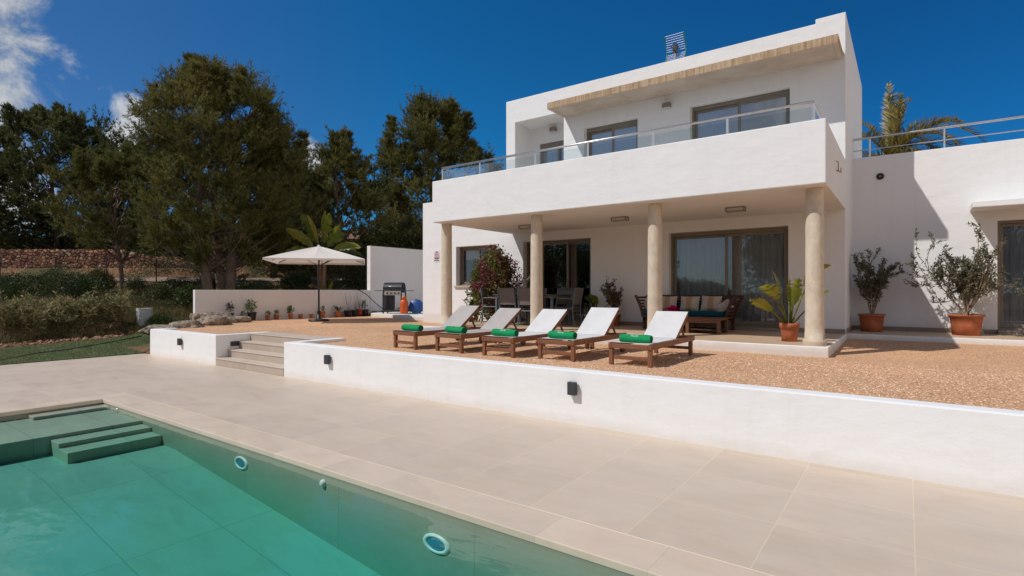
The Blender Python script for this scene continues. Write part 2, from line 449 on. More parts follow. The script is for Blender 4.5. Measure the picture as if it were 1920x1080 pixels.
def m_water():
    t = NT('pool_water'); p = t.pos()
    h = t.math('ADD', t.noise(t.mapping(p, (1.0, 2.2, 1)), 1.6, 3, .5), t.math('MULTIPLY', t.noise(p, 6, 3), .15))
    nrm = t.bump(h, .12, .06)
    fr = t.n('ShaderNodeFresnel'); fr.inputs[0].default_value = 1.33; t.l(nrm, fr.inputs['Normal'])
    tr = t.n('ShaderNodeBsdfTransparent'); tr.inputs[0].default_value = (.97, 1, .99, 1)
    gl = t.n('ShaderNodeBsdfGlossy'); gl.inputs['Roughness'].default_value = .015; t.l(nrm, gl.inputs['Normal'])
    mx = t.n('ShaderNodeMixShader'); t.l(fr.outputs[0], mx.inputs[0]); t.l(tr.outputs[0], mx.inputs[1]); t.l(gl.outputs[0], mx.inputs[2])
    ab = t.n('ShaderNodeVolumeAbsorption'); ab.inputs['Color'].default_value = (.0, .85, .765, 1); ab.inputs['Density'].default_value = .92
    t.l(ab.outputs[0], t.out.inputs['Volume'])
    t.m.cycles.homogeneous_volume = True
    return t.done(mx.outputs[0])
water_mat = m_water()

pine_leaf = leaf_mat('pine_needles', [(.040, .044, .013), (.100, .102, .028), (.19, .18, .050), (.31, .27, .08)], .36, .6, .25, .45, .45)
pine_leaf_far = leaf_mat('far_pine_needles', [(.030, .042, .015), (.066, .080, .028), (.13, .142, .05), (.20, .195, .068)], .34, .6, .25, .4, .45)
bush_leaf = leaf_mat('mastic_leaves', [(.014, .028, .008), (.042, .070, .018), (.09, .125, .034)], .15, .5, .35, .8)
scrub_leaf = leaf_mat('scrub_leaves', [(.026, .034, .012), (.07, .080, .03), (.16, .15, .065)], .2, .6, .3, .8)
olean_leaf = leaf_mat('oleander_leaves', [(.08, .085, .03), (.23, .215, .09), (.46, .40, .20)], .3, .7, .2, 1.2, .3)
dry_grass = leaf_mat('dry_grass', [(.06, .06, .02), (.14, .12, .05), (.25, .19, .09)], .25, .7, .2, .7)
boug_leaf = leaf_mat('bougainvillea_leaves', [(.04, .055, .014), (.12, .13, .03), (.30, .27, .08)], .25, .45, .4, 1.0, .35)
boug_flower = leaf_mat('magenta_bracts', [(.09, .012, .03), (.22, .03, .085), (.46, .12, .22)], .3, .6, .2, 1.4, .3)
strel_leaf = leaf_mat('paddle_leaves', [(.09, .13, .018), (.21, .235, .03), (.46, .36, .045)], .48, .4, .45, 3.0, .5)
palm_leaf = leaf_mat('palm_leaflets', [(.09, .09, .02), (.25, .205, .045), (.52, .36, .09)], .3, .45, .4, 1.2, .4)
pot_leaf = leaf_mat('small_grey_green_leaves', [(.05, .05, .028), (.11, .11, .06), (.22, .20, .11)], .25, .5, .35, 2.0, .3)
pot_leaf_green = leaf_mat('fresh_green_leaves', [(.03, .06, .012), (.08, .14, .025), (.22, .28, .05)], .3, .5, .35, 3.0, .3)
cactus_leaf = leaf_mat('fleshy_pads', [(.05, .09, .03), (.10, .15, .05)], .1, .5, .35, 3.0, .3)
grass_leaf = leaf_mat('turf_blades', [(.10, .14, .055), (.19, .235, .10), (.32, .34, .185)], .2, .6, .25, 2.0, .3)
# ------------------------------------------------------------------ key levels (metres; pool deck = 0)
GZ = .56      # gravel terrace
FZ = .72      # porch floor
SOF = 3.12    # porch soffit
YF = 12.25    # house facade plane
TH = R(35.93) # camera heading, left of +Y
sT, cT = math.sin(TH), math.cos(TH)

def dd_of(x, y): return -x * sT + y * cT
def sm(a, b, x):
    t = max(0.0, min(1.0, (x - a) / (b - a))); return t * t * (3 - 2 * t)
def zb(x, y):
    """natural ground level"""
    d = dd_of(x, y)
    z = 0.0
    if d > 18.6: z = min((d - 18.6) * .2, 2.35)
    if d > 30.3: z += min((d - 30.3) * .55, 1.35)
    if d > 34: z += (d - 34) * .03
    if x < -15 and 3 < y < 22 : z += .06 * mnoise.noise((x * .8, y * .8, 0)) * sm(19, 21, d)
    return z
def ground(x, y):
    z = zb(x, y)
    # bank that carries the gravel terrace, falling to the left
    if y > 5.55:
        m = 1 - sm(-15.2, -19.0 if y < 9 else -18.6, x) if x < -15.2 else 1.0
        m = 1.0 if x >= -15.2 else max(0.0, 1 - (-15.2 - x) / (3.4 if y > 8 else 2.2))
        m = m * m * (3 - 2 * m)
        if y > 6.6: z = z * (1 - m) + max(z if x < -18 else .50, .50) * m
        else: z = z * (1 - m) + .5 * m * sm(5.56, 6.4, y) + 0
    if x >= -15.2 and y > 5.56: z = .50
    return z

def build_terrain():
    xs = sorted(set([-400, -250, -160, -110, -80, -65, -55] + [round(-50 + .7 * i, 3) for i in range(50)] + [-15.24, -14.6, -13, -11.62, -9.12, -9.35, -5, -.6, 4, 8, 14, 25, 40, 70, 120, 250, 400]))
    ys = sorted(set([-400, -200, -100, -60, -40, -25, -15, -9, -6, -3, -1.65, 0, 1, 2, 2.95, 3.6, 4.2, 4.8, 5.56, 6.0, 6.6] + [round(7.2 + .7 * i, 3) for i in range(54)] + [46, 52, 60, 75, 100, 150, 250, 400]))
    V = []; idx = {}
    for i, x in enumerate(xs):
        for j, y in enumerate(ys):
            z = ground(x, y)
            if x >= -15.3 and y <= 5.56: z = -.06
            if -21.5 < x <= -15.2 and y <= 8.0: z = min(z, z - .0)
            idx[(i, j)] = len(V); V.append((x, y, z - .012))
    F = []
    for i in range(len(xs) - 1):
        for j in range(len(ys) - 1):
            cx, cy = (xs[i] + xs[i+1]) / 2, (ys[j] + ys[j+1]) / 2
            if -9.34 < cx < -.6 and -1.65 < cy < 2.95: continue
            if -11.62 < cx < -9.12 and 5.5 < cy < 6.6: continue
            F.append((idx[(i,j)], idx[(i+1,j)], idx[(i+1,j+1)], idx[(i,j+1)]))
    o = np_mesh('ground', np.array(V), np.array(F), terrain_mat, smooth=True)
    tag(o, kind='structure')
build_terrain()

# ------------------------------------------------------------------ pool deck, pool, water
deck = ortho('pool_deck', [(-15.24, 9, -7, 5.56, -.10, 0)], [(-9.66, -.24, -1.96, 3.23, -1, 1)], deck_mat, bevel=.004, seg=1)
tag(deck, kind='structure')
pool = empty('swimming_pool', (0, 0, 0), 0, 'in-ground pool with pale stone coping, submerged ledge and steps under green water', 'pool')
ortho('coping', [(-9.66, -.24, -1.96, 3.23, -.05, .002)], [(-9.30, -.60, -1.60, 2.87, -1, 1)], coping_mat, pool, bevel=.006)
mb = MB()
def quad(mb, *p): mb.add(p, [tuple(range(len(p)))])
PX0, PX1, PY0, PY1 = -9.306, -.594, -1.606, 2.876
for a, b in (((PX1,PY1),(PX0,PY1)), ((PX0,PY1),(PX0,PY0)), ((PX0,PY0),(PX1,PY0)), ((PX1,PY0),(PX1,PY1))):
    quad(mb, (a[0],a[1],-1.1), (b[0],b[1],-1.1), (b[0],b[1],-.05), (a[0],a[1],-.05))
mb.build('pool_wall', pool_wall_mat, pool)
mb = MB()
prof = [(PX0, -.33), (-7.0, -.33), (-3.35, -.70), (-1.8, -.86), (PX1, -.86)]
for (xa, za), (xb, zb_) in zip(prof, prof[1:]):
    quad(mb, (xa, PY0, za), (xb, PY0, zb_), (xb, PY1, zb_), (xa, PY1, za))
mb.build('pool_floor', pool_floor_mat, pool)
MB().box(PX0, -7.95, PY0 + .002, PY1 - .002, -.6, -.115).build('ledge', pool_step_mat, pool, bevel=.006)
MB().box(PX0 + .002, -9.06, 2.05, PY1 - .004, -.2, -.074).build('bench', pool_step_mat, pool, bevel=.006)
MB().box(-7.96, -7.655, 1.95, PY1 - .003, -.6, -.160).build('step', pool_step_mat, pool, bevel=.006)
MB().box(-7.66, -7.355, 1.95, PY1 - .004, -.6, -.212).build('step', pool_step_mat, pool, bevel=.006)
w = MB().box(PX0 - .04, PX1 + .04, PY0 - .04, PY1 + .04, -1.3, -.056).build('water', water_mat)
tag(w, kind='structure')

def pool_light(x, z, r, label):
    t = empty('pool_light', (x, PY1, z), 0, label, 'pool light', None)
    m = Matrix.Rotation(R(90), 4, 'X')
    m = m @ Matrix.Diagonal((1.28, .66, 1, 1))
    MB().lathe([(r * .66, .0), (r * .70, .012), (r * .82, .016), (r * .96, .010), (r, .0)], 32, m=m).build('rim', white_paint, t)
    MB().lathe([(0.0001, .012), (r * .4, .011), (r * .68, .006)], 32, m=m).build('lens', simple('blue_lens', (.05, .22, .34), .2, .1, 6), t)
pool_light(-2.76, -.285, .105, 'nearer and larger-looking round white pool light under water')
pool_light(-5.49, -.205, .10, 'farther round white pool light, nearer the submerged steps')
n = MB().lathe([(.0001, .03), (.018, .03), (.03, .018), (.034, 0)], 16, m=Matrix.Rotation(R(90), 4, 'X')).build('inlet_nozzle', white_paint, None, (-4.11, PY1, -.125))
tag(n, 'small white water inlet in pool wall between the two pool lights', 'nozzle')
n2 = MB().lathe([(.0001, .03), (.018, .03), (.03, .018), (.034, 0)], 16, m=Matrix.Rotation(R(90), 4, 'X')).build('inlet_nozzle', chrome, None, (-8.75, PY1, -.085))
tag(n2, 'tiny metal nozzle at the waterline beside the shallow pool ledge', 'nozzle')

# ------------------------------------------------------------------ lawn
def build_lawn():
    # outline: deck edge on one side, curved edge by the planted bed on the other
    inner = []; outer = []
    ys = np.linspace(-6, 8.0, 36)
    V = []; F = []
    for k, y in enumerate(ys):
        xr = -15.245 if y < 5.56 else -15.245 - (y - 5.56) * 1.9
        xl = -19.4 - .52 * (y - 3.7) - .15 * math.sin(y * .9)
        xl = min(xl, xr)
        for q in range(13):
            x = xr + (xl - xr) * q / 12
            V.append((x, y, max(.0, zb(x, y)) + .012 + .012 * mnoise.noise((x, y, 3))))
    for k in range(len(ys) - 1):
        for q in range(12):
            a = k * 13 + q; F.append((a, a + 13, a + 14, a + 1))
    o = np_mesh('lawn', np.array(V), np.array(F), lawn_mat, smooth=True); tag(o, kind='structure')
    rng = np.random.default_rng(4)
    n = 52000
    y = rng.uniform(2.2, 7.95, n); u = rng.uniform(0, 1, n)
    xr = np.where(y < 5.56, -15.25, -15.25 - (y - 5.56) * 1.9); xl = np.minimum(-19.4 - .52 * (y - 3.7) - .15 * np.sin(y * .9), xr)
    x = xr + (xl - xr) * u
    z = np.array([max(0, zb(a, b)) for a, b in zip(x, y)]) + .01
    P = np.stack([x, y, z], 1); an = rng.uniform(0, 2 * PI, n)
    s = np.stack([np.cos(an), np.sin(an), np.zeros(n)], 1) * .006
    tip = P + np.stack([rng.normal(0, .014, n), rng.normal(0, .014, n), rng.uniform(.02, .04, n)], 1)
    Vv = np.stack([P - s, P + s, tip], 1).reshape(-1, 3)
    g = np_mesh('turf', Vv, np.arange(3 * n).reshape(-1, 3), grass_leaf); tag(g, 'short artificial grass of the lawn', 'grass', kind='stuff')
build_lawn()
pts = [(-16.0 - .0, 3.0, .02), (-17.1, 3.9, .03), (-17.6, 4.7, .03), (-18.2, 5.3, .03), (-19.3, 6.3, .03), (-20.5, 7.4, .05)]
h = MB().tube([(-15.9, 2.3, .03)] + pts, .016, 8).build('dark_lawn_line', hose_mat)  # dark line across the lawn, modelled as a thin tube
tag(h, 'thin dark line across the green lawn', 'hose')

# ------------------------------------------------------------------ gravel terrace
def build_gravel():
    xs = np.concatenate([np.linspace(-18.4, -15.2, 9), np.linspace(-14.8, -11.62, 8), np.linspace(-11.2, -9.12, 6), np.linspace(-8.7, 8, 40)])
    ys = np.concatenate([np.linspace(5.74, 6.74, 4), np.linspace(7.1, 9, 6), np.linspace(9.4, 18, 20)])
    V = []; F = []; ok = {}
    def edge(x, y):   # inside the terrace?
        if x < -15.0 and y < 6.2 + (-15.0 - x) * .62: return False
        if -11.6 < x < -9.12 and y < 6.6: return True
        return True
    nx, ny = len(xs), len(ys)
    for x in xs:
        for y in ys:
            z = GZ + .006 * mnoise.noise((x * 1.3, y * 1.3, 0)) + .06 * sm(9.5, 12.4, y) * sm(-3, -.5, x)
            if x < -15: z -= .02 * sm(-15, -18, x) 
            V.append((x, y, z))
    for i in range(nx - 1):
        for j in range(ny - 1):
            cx, cy = (xs[i] + xs[i+1]) / 2, (ys[j] + ys[j+1]) / 2
            if cx < -15.0 and cy < 6.1 + (-15.0 - cx) * .55: continue
            if -11.62 < cx < -9.12 and cy < 6.74: continue
            F.append((i*ny+j, (i+1)*ny+j, (i+1)*ny+j+1, i*ny+j+1))
    o = np_mesh('gravel', np.array(V), np.array(F), gravel_mat, smooth=True); tag(o, kind='structure')
    # loose stones standing proud of the sheet
    rng = np.random.default_rng(8)
    n = 16000
    x = np.concatenate([rng.uniform(-14.6, 3, n // 2), rng.uniform(-4.5, 1.6, n // 2)]); y = np.concatenate([rng.uniform(5.8, 9.1, n // 2), rng.uniform(5.8, 8.6, n // 2)])
    keep = ~((x > -11.7) & (x < -9.0) & (y < 6.75)); x = x[keep]; y = y[keep]; n = len(x)
    c = np.stack([x, y, np.full(n, GZ + .002)], 1)
    oc = np.array([(1,0,0),(-1,0,0),(0,1,0),(0,-1,0),(0,0,1)], float)
    fc = np.array([(0,2,4),(2,1,4),(1,3,4),(3,0,4)])
    r = rng.uniform(.006, .013, (n, 1, 1)) * rng.uniform(.7, 1.3, (n, 5, 1))
    a = rng.uniform(0, 2 * PI, n); ca, sa = np.cos(a)[:, None], np.sin(a)[:, None]
    o5 = np.stack([oc[None, :, 0] * ca - oc[None, :, 1] * sa, oc[None, :, 0] * sa + oc[None, :, 1] * ca, np.broadcast_to(oc[None, :, 2] * .8, (n, 5))], 2)
    V = (c[:, None, :] + o5 * r).reshape(-1, 3)
    F = (fc[None] + 5 * np.arange(n)[:, None, None]).reshape(-1, 3)
    g = np_mesh('loose_pebbles', V, F, pebble_mat); tag(g, 'loose pinkish pebbles scattered on the gravel', 'pebbles', kind='stuff')
pebble_mat = leaf_mat('pebbles', [(.44, .245, .135), (.68, .40, .23), (.78, .49, .30), (.84, .60, .42)], 0, .85, .25, 3, .15)
build_gravel()

# ------------------------------------------------------------------ retaining wall, steps
WT = .62
rw = ortho('retaining_wall', [(-9.12, 9, 5.55, 5.75, -.02, WT), (-9.12, -8.92, 5.75, 6.75, -.02, WT)], [], plaster_ret, bevel=.014)
tag(rw, 'long white rendered retaining wall between the pool deck and the sun loungers', 'wall')
lw = ortho('retaining_wall', [(-14.88, -11.62, 5.55, 5.75, -.02, WT), (-11.82, -11.62, 5.75, 6.75, -.02, WT), (-14.88, -14.68, 5.75, 6.1, .0, WT)], [], plaster_ret, bevel=.014)
tag(lw, 'short white retaining wall left of the stone steps, next to the lawn', 'wall')
shaded_riser_mat = m_deck('riser_stone_shaded', (.43, .355, .285), 1.5, 9.0, .1, 0, .002, (.34, .29, .23))  # tread stone darkened, so the risers carry painted shade
st = empty('steps', (-10.37, 5.55, 0), 0, 'beige stone steps between the two white retaining walls', 'steps')
for k in range(4):
    y0 = 5.535 + .245 * k
    y1 = y0 + .245 + (.02 if k < 3 else .24)
    MB().box(-11.62 + .003, -9.12 - .003, y0 + .012, y1, .155 * k + (.004 if k == 0 else 0), .155 * (k + 1) - .022).build('riser', shaded_riser_mat, st).location = (10.37, -5.55, 0)
    MB().box(-11.62 + .003, -9.12 - .003, y0, y1, .155 * (k + 1) - .021, .155 * (k + 1) - (.002 if k == 3 else 0)).build('tread', step_mat, st, bevel=.004).location = (10.37, -5.55, 0)

def wall_lamp(x, z, label):
    t = empty('wall_lamp', (x, 5.55, z), 0, label, 'wall lamp', 'dark lamps on the retaining walls')
    MB().box(-.052, .052, -.075, -.018, -.075, .075).build('lamp_body', dark_metal, t, bevel=.006)
    MB().box(-.03, .03, -.018, -.0, -.05, .05).build('bracket', dark_metal, t)
    MB().box(-.035, .035, -.065, -.03, -.0775, -.0745).build('lens', opal, t)
wall_lamp(-13.19, .405, 'dark box lamp on the short retaining wall left of the steps')
wall_lamp(-7.77, .41, 'dark box lamp on the long retaining wall, first right of the steps')
wall_lamp(-3.13, .42, 'dark box lamp on the long retaining wall below the rightmost lounger')
t = empty('step_light', (-11.62, 5.98, .42), 0, 'dark recessed light in the side wall of the steps', 'step light')
ortho('frame', [(-.006, .016, -.13, .13, -.05, .05)], [(.008, .03, -.115, .115, -.037, .037)], dark_metal, t)
MB().box(-.004, .006, -.113, .113, -.035, .035).build('lens', black_metal, t)
for n_ in range(3): MB().box(.006, .012, -.113, .113, -.025 + .022 * n_, -.019 + .022 * n_).build('louvre', dark_metal, t)

# ------------------------------------------------------------------ house
H = empty('house', (0, 0, 0), 0, 'white two-storey flat-roofed villa with balcony, four columns and a right wing', 'house')
XR = -.95
# openings  (x0, x1, z0, z1)
O_left = (-10.95, -9.42, 1.70, 2.86)
O_doorL = (-8.50, -6.44, FZ + .06, 2.88)
O_doorR = (-4.43, -1.95, FZ + .06, 2.87)
O_up1 = (-6.63, -5.19, 3.5, 5.69)
O_up2 = (-3.94, -1.92, 3.5, 5.70)
NICHE = (-8.77, -7.22, 3.42, 6.20)
O_wing = (1.40, 3.6, .80, 2.88)
LINT = 1.2
add = [(-12.35, XR, YF, 18.0, .40, 4.30), (-9.08, XR, YF, 17.0, 4.2, 6.83), (-1.46, XR, YF, 17.0, 6.8, 6.92),
       (-12.62, -12.35, YF + .5, 18.0, .40, 3.62),
       (XR, 7.5, 13.80, 17.6, .40, 4.39)]
sub = [(-8.8, -1.3, YF + .3, 16.7, 6.62, 6.95), (-12.1, -9.08, YF + .25, 17.8, 3.95, 4.5), (XR, 7.3, 14.05, 17.4, 4.05, 4.5)]
for x0, x1, z0, z1 in (O_left, O_doorL, O_doorR, O_up1, O_up2):
    sub.append((x0, x1, YF - .1, YF + .30, z0, z1))
sub.append((NICHE[0], NICHE[1], YF - .1, YF + .75, NICHE[2], NICHE[3]))
O_nw = (-8.46, -7.3, 4.3, 5.72)
sub.append((O_nw[0], O_nw[1], YF + .7, YF + 1.0, O_nw[2], O_nw[3]))
sub.append((O_wing[0], O_wing[1], 13.7, 14.1, O_wing[2], O_wing[3]))
# rooms behind the openings
sub += [(-11.6, -9.2, YF + .30, YF + 3.2, FZ + .03, 2.95), (-8.9, -5.9, YF + .30, YF + 4.2, FZ + .03, 2.98), (-4.9, -1.5, YF + .30, YF + 3.6, FZ + .03, 2.97),
        (-7.0, -4.8, YF + .30, YF + 3.0, 3.45, 5.8), (-4.3, -1.6, YF + .30, YF + 3.0, 3.45, 5.8), (1.1, 4.2, 14.1, 16.8, FZ + .03, 2.95)]
ortho('wall', add, sub, plaster, H, bevel=.018)
# room linings, most coloured dark as painted shade (5 mm inside)
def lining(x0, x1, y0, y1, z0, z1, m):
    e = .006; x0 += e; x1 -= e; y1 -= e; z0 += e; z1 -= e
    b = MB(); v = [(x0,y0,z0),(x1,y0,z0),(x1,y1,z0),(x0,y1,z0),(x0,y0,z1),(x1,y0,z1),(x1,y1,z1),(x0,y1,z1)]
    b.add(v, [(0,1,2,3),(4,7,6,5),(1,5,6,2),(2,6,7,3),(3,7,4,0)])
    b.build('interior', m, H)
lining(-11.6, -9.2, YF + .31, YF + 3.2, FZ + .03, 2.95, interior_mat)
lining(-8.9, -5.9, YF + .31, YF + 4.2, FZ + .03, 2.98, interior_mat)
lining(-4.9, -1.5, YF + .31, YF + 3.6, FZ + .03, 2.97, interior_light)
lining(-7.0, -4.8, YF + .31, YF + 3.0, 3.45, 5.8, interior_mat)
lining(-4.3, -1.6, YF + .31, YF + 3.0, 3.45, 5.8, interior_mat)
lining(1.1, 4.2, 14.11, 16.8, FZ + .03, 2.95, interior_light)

ortho('balcony', [(-8.87, XR, 9.10, YF, SOF, 4.07)], [(-8.67, XR - .2, 9.30, YF + .1, 3.42, 4.5)], plaster, H, bevel=.016)
ev = ortho('eave', [(-7.19, -1.0, 11.40, YF - .002, 6.03, 6.19)], [(-7.1, -1.09, 11.46, YF + .1, 6.0, 6.045)], eave_mat, H, bevel=.008)
ortho('canopy', [(.99, 4.2, 13.12, 13.798, 3.08, 3.20)], [], plaster, H, bevel=.015)
COLX = [-8.79, -6.25, -3.69, -1.145]
for x in COLX:
    b = MB().lathe([(.163, FZ - .01), (.165, FZ + .05), (.16, FZ + .075), (.138, FZ + .082), (.132, FZ + .3), (.126, 2.2), (.122, SOF - .002)], 40, c=(x, 9.50, 0))
    b.build('column', column_mat, H)
# porch slab, floor, skirting, walkway
ortho('porch_base', [(-9.35, XR + .02, 9.22, YF - .003, .30, FZ - .004)], [], plaster_slab, H, bevel=.012)
MB().box(-9.33, XR - .02, 9.26, YF - .004, FZ - .003, FZ).build('porch_floor', porch_mat, H)
ortho('walkway_base', [(XR + .004, 7.4, 12.40, 13.797, .30, FZ - .004)], [], plaster_slab, H, bevel=.01)
MB().box(XR + .006, 7.38, 12.44, 13.796, FZ - .003, FZ).build('walkway_floor', porch_mat, H)
def skirt(*b): MB().box(*b).build('skirting', skirt_mat, H)
for a, b in ((-9.33, O_doorL[0]), (O_doorL[1], O_doorR[0]), (O_doorR[1], XR - .002)):
    skirt(a, b, YF - .014, YF - .001, FZ, FZ + .085)
skirt(XR + .001, XR + .014, YF + .16, 13.79, FZ, FZ + .085)
skirt(XR + .016, O_wing[0], 13.784, 13.799, FZ, FZ + .085)
skirt(O_wing[0] + .002, 4.4, 13.70, 13.797, FZ + .001, FZ + .082)
for o_ in (O_doorL, O_doorR):
    MB().box(o_[0] - .0, o_[1] + .0, YF - .05, YF + .29, FZ + .001, FZ + .062).build('threshold', skirt_mat, H, bevel=.004)
MB().box(O_left[0] - .05, O_left[1] + .05, YF - .05, YF + .1, O_left[2] - .06, O_left[2] + .002).build('sill', simple('sill_stone', (.45, .38, .30), .7, .15, 6), H, bevel=.005)

def window(name, o, y, sashes, glass, curtain=None, cur_ranges=None, shutter=0.0, fw=.055, head=.0):
    """o opening; sashes: list of (x0, x1, dy) sliding leaves"""
    x0, x1, z0, z1 = o
    root = ortho(name, [(x0 + .002, x1 - .002, y, y + .10, z0 + .003, z1 - .002)], [(x0 + .045, x1 - .045, y - .1, y + .2, z0 + .04, z1 - .05 - head)], alu, H, bevel=.004, seg=1)
    for a, b, dy in sashes:
        s = ortho('sash', [(a, b, y + .012 + dy, y + .048 + dy, z0 + .042, z1 - .052 - head)], [(a + fw, b - fw, y - .1, y + .3, z0 + .042 + fw + .02, z1 - .052 - head - fw)], alu, root, bevel=.004, seg=1)
        MB().add([(a + fw - .004, y + .03 + dy, z0 + .055 + fw), (b - fw + .004, y + .03 + dy, z0 + .055 + fw), (b - fw + .004, y + .03 + dy, z1 - .05 - head - fw), (a + fw - .004, y + .03 + dy, z1 - .05 - head - fw)], [(0, 1, 2, 3)]).build('pane', glass, root)
    for k, (a, b) in enumerate(cur_ranges or []):
        n = max(24, int((b - a) * 90)); V = []; F = []
        rr = random.Random(int(a * 100) + k); ph = rr.uniform(0, 6)
        for i in range(n + 1):
            u = a + (b - a) * i / n
            w_ = .028 * math.sin(u * 46 + ph + 1.6 * math.sin(u * 9)) + .014 * math.sin(u * 97 + ph)
            for z_, kk in ((z0 + .02, 1.15), ((z0 + z1) / 2, 1.0), (z1 + .02, .6)):
                V.append((u, y + .26 + w_ * kk, z_))
        for i in range(n):
            for q in range(2): F.append((i*3+q, (i+1)*3+q, (i+1)*3+q+1, i*3+q+1))
        np_mesh('curtain', np.array(V), np.array(F), curtain or curtain_mat, root, smooth=True)
    return root
yw = YF + .16
mx = lambda o: (o[0] + o[1]) / 2
w1 = window('window', O_left, yw, [(O_left[0] + .045, mx(O_left) + .03, .05), (mx(O_left) - .03, O_left[1] - .045, .0)], glass_mat)
MB().box(O_left[0] + .12, mx(O_left) - .02, yw + .16, yw + .17, 2.48, 2.80).build('blind', curtain_grey, w1)
a, b = O_doorL[0], O_doorL[1]; L3 = (b - a) / 3
window('glass_door', O_doorL, yw, [(a + .045, a + .55, .052), (a + .50, a + 1.32, .0), (a + 1.26, b - .045, .052)], glass_mat, curtain_grey, [(b - .24, b - .02), (a + .02, a + .30)])
window('glass_door', O_doorR, yw, [(O_doorR[0] + .045, mx(O_doorR) + .03, .052), (mx(O_doorR) - .04, O_doorR[1] - .045, .0)], glass_mat, curtain_grey, [(O_doorR[0] - .1, mx(O_doorR) + .0), (mx(O_doorR) + .01, O_doorR[1] + .1)], head=.03)
u1 = window('window', O_up1, yw, [(O_up1[0] + .045, mx(O_up1) + .03, .05), (mx(O_up1) - .03, O_up1[1] - .045, .0)], glass_blue, head=.05)
MB().box(O_up1[0] + .0, O_up1[1], yw + .2, yw + .21, 4.9, 5.66).build('blind', curtain_mat, u1)
window('window', O_up2, yw, [(O_up2[0] + .045, mx(O_up2) + .03, .05), (mx(O_up2) - .03, O_up2[1] - .045, .0)], glass_blue, curtain_mat, [(O_up2[0] - .05, O_up2[0] + .95), (O_up2[1] - .33, O_up2[1] + .05)], head=.03)
window('window', O_nw, YF + .80, [(O_nw[0] + .045, O_nw[0] + .62, .0), (O_nw[0] + .58, O_nw[1] - .045, .05)], glass_blue, head=.10)
MB().box(O_nw[0] + .02, O_nw[1] - .02, YF + .98, YF + .99, O_nw[2], O_nw[3]).build('interior', interior_mat, H)
window('glass_door', O_wing, 13.9, [(O_wing[0] + .045, 2.5, .05), (2.44, O_wing[1] - .045, .0)], glass_mat, curtain_mat, [(O_wing[0] + .02, O_wing[1])])

# railings
RY = 9.22
rl = empty('railing', (0, 0, 0)); rl.parent = H
MB().tube([(-8.66, YF - .01, 4.37), (-8.66, RY, 4.37), (-1.12, RY, 4.37), (-1.12, YF - .01, 4.37)], .022, 12).build('handrail', steel, rl)
for x in (-8.66, -7.55, -6.10, -4.90, -3.61, -2.36, -1.12):
    MB().box(x - .018, x + .018, RY - .008, RY + .008, 4.068, 4.352).build('post', steel, rl, bevel=.003, seg=1)
for y in (10.3, 11.4):
    for x in (-8.66, -1.12): MB().box(x - .008, x + .008, y - .018, y + .018, 4.068, 4.352).build('post', steel, rl)
xs_ = [-8.66, -7.55, -6.10, -4.90, -3.61, -2.36, -1.12]
for a, b in zip(xs_, xs_[1:]):
    MB().box(a + .03, b - .03, RY - .004, RY + .004, 4.085, 4.30).build('glass_panel', glass_rail, rl)
for x in (-8.66, -1.12):
    for a, b in ((RY + .03, 10.27), (10.33, 11.37), (11.43, YF - .05)):
        MB().box(x - .004, x + .004, a, b, 4.085, 4.30).build('glass_panel', glass_rail, rl)
r2 = empty('railing', (0, 0, 0)); r2.parent = H
MB().tube([(XR + .01, 13.92, 4.82), (7.4, 13.92, 4.82)], .024, 12).build('handrail', steel, r2)
MB().tube([(XR + .01, 13.92, 4.57), (7.4, 13.92, 4.57)], .011, 8).build('rail', steel, r2)
for x in (-.64, .61, 1.86, 3.1, 4.4):
    MB().tube([(x, 13.92, 4.385), (x, 13.92, 4.80)], .016, 10).build('post', steel, r2)

# fittings on the house: things of their own
def ceiling_light(x, label):
    t = empty('ceiling_light', (x, 10.75, SOF), 0, label, 'ceiling light', 'rectangular ceiling lights under the balcony')
    ortho('frame', [(-.17, .17, -.085, .085, -.085, -.001)], [(-.15, .15, -.2, .2, -.075, -.02), (-.3, .3, -.065, .065, -.075, -.02), (-.15, .15, -.065, .065, -.2, -.02)], mauve_paint, t, bevel=.004, seg=1)
    MB().box(-.155, .155, -.07, .07, -.074, -.022).build('diffuser', opal, t)
ceiling_light(-7.38, 'flush ceiling light above the dining table, leftmost of three on the porch')
ceiling_light(-4.95, 'flush ceiling light between the two middle columns, middle of three')
ceiling_light(-2.60, 'flush ceiling light over the sofa side, rightmost of three on the porch')
def up_light(x, y, z, label):
    t = empty('wall_light', (x, y, z), 0, label, 'wall light', 'small wall lights on the upper storey')
    MB().box(-.095, .095, -.11, -.012, -.055, .055).build('lamp_body', mauve_paint, t, bevel=.012)
    MB().box(-.06, .06, -.012, -.001, -.04, .04).build('back_plate', mauve_paint, t)
    MB().box(-.08, .08, -.095, -.03, -.0575, -.0545).build('lens', opal, t)
up_light(-4.46, YF, 5.80, 'small grey wall light between the two upper windows')
up_light(-7.97, YF + .75, 6.04, 'small grey wall light inside the recessed upper corner niche')
t = empty('wall_spotlight', (-.45, 13.8, 3.95), 0, 'round black spotlight recessed in the wall of the right wing', 'spotlight')
MB().lathe([(.0001, .004), (.045, .004), (.05, .03), (.066, .03), (.07, .001)], 24, m=Matrix.Rotation(R(90), 4, 'X')).build('rim', black_metal, t)
MB().lathe([(.0001, .018), (.024, .014), (.03, .004)], 20, m=Matrix.Rotation(R(90), 4, 'X')).build('bulb', simple('olive_bulb', (.18, .2, .06), .4, .1, 5), t)
b = MB().tube([(.0, -.15, .12), (.035, -.15, .10), (.035, -.15, -.01), (.03, -.05, -.02), (.03, .08, -.02), (.05, .13, -.03), (.05, .14, .05)], .008, 6).tube([(.0, .0, -.02), (.03, .0, -.02)], .012, 6)
o = b.build('wall_hook', rust_mat, None, (XR, 10.6, 3.58)); tag(o, 'rusty iron bracket on the shaded end of the balcony', 'bracket')

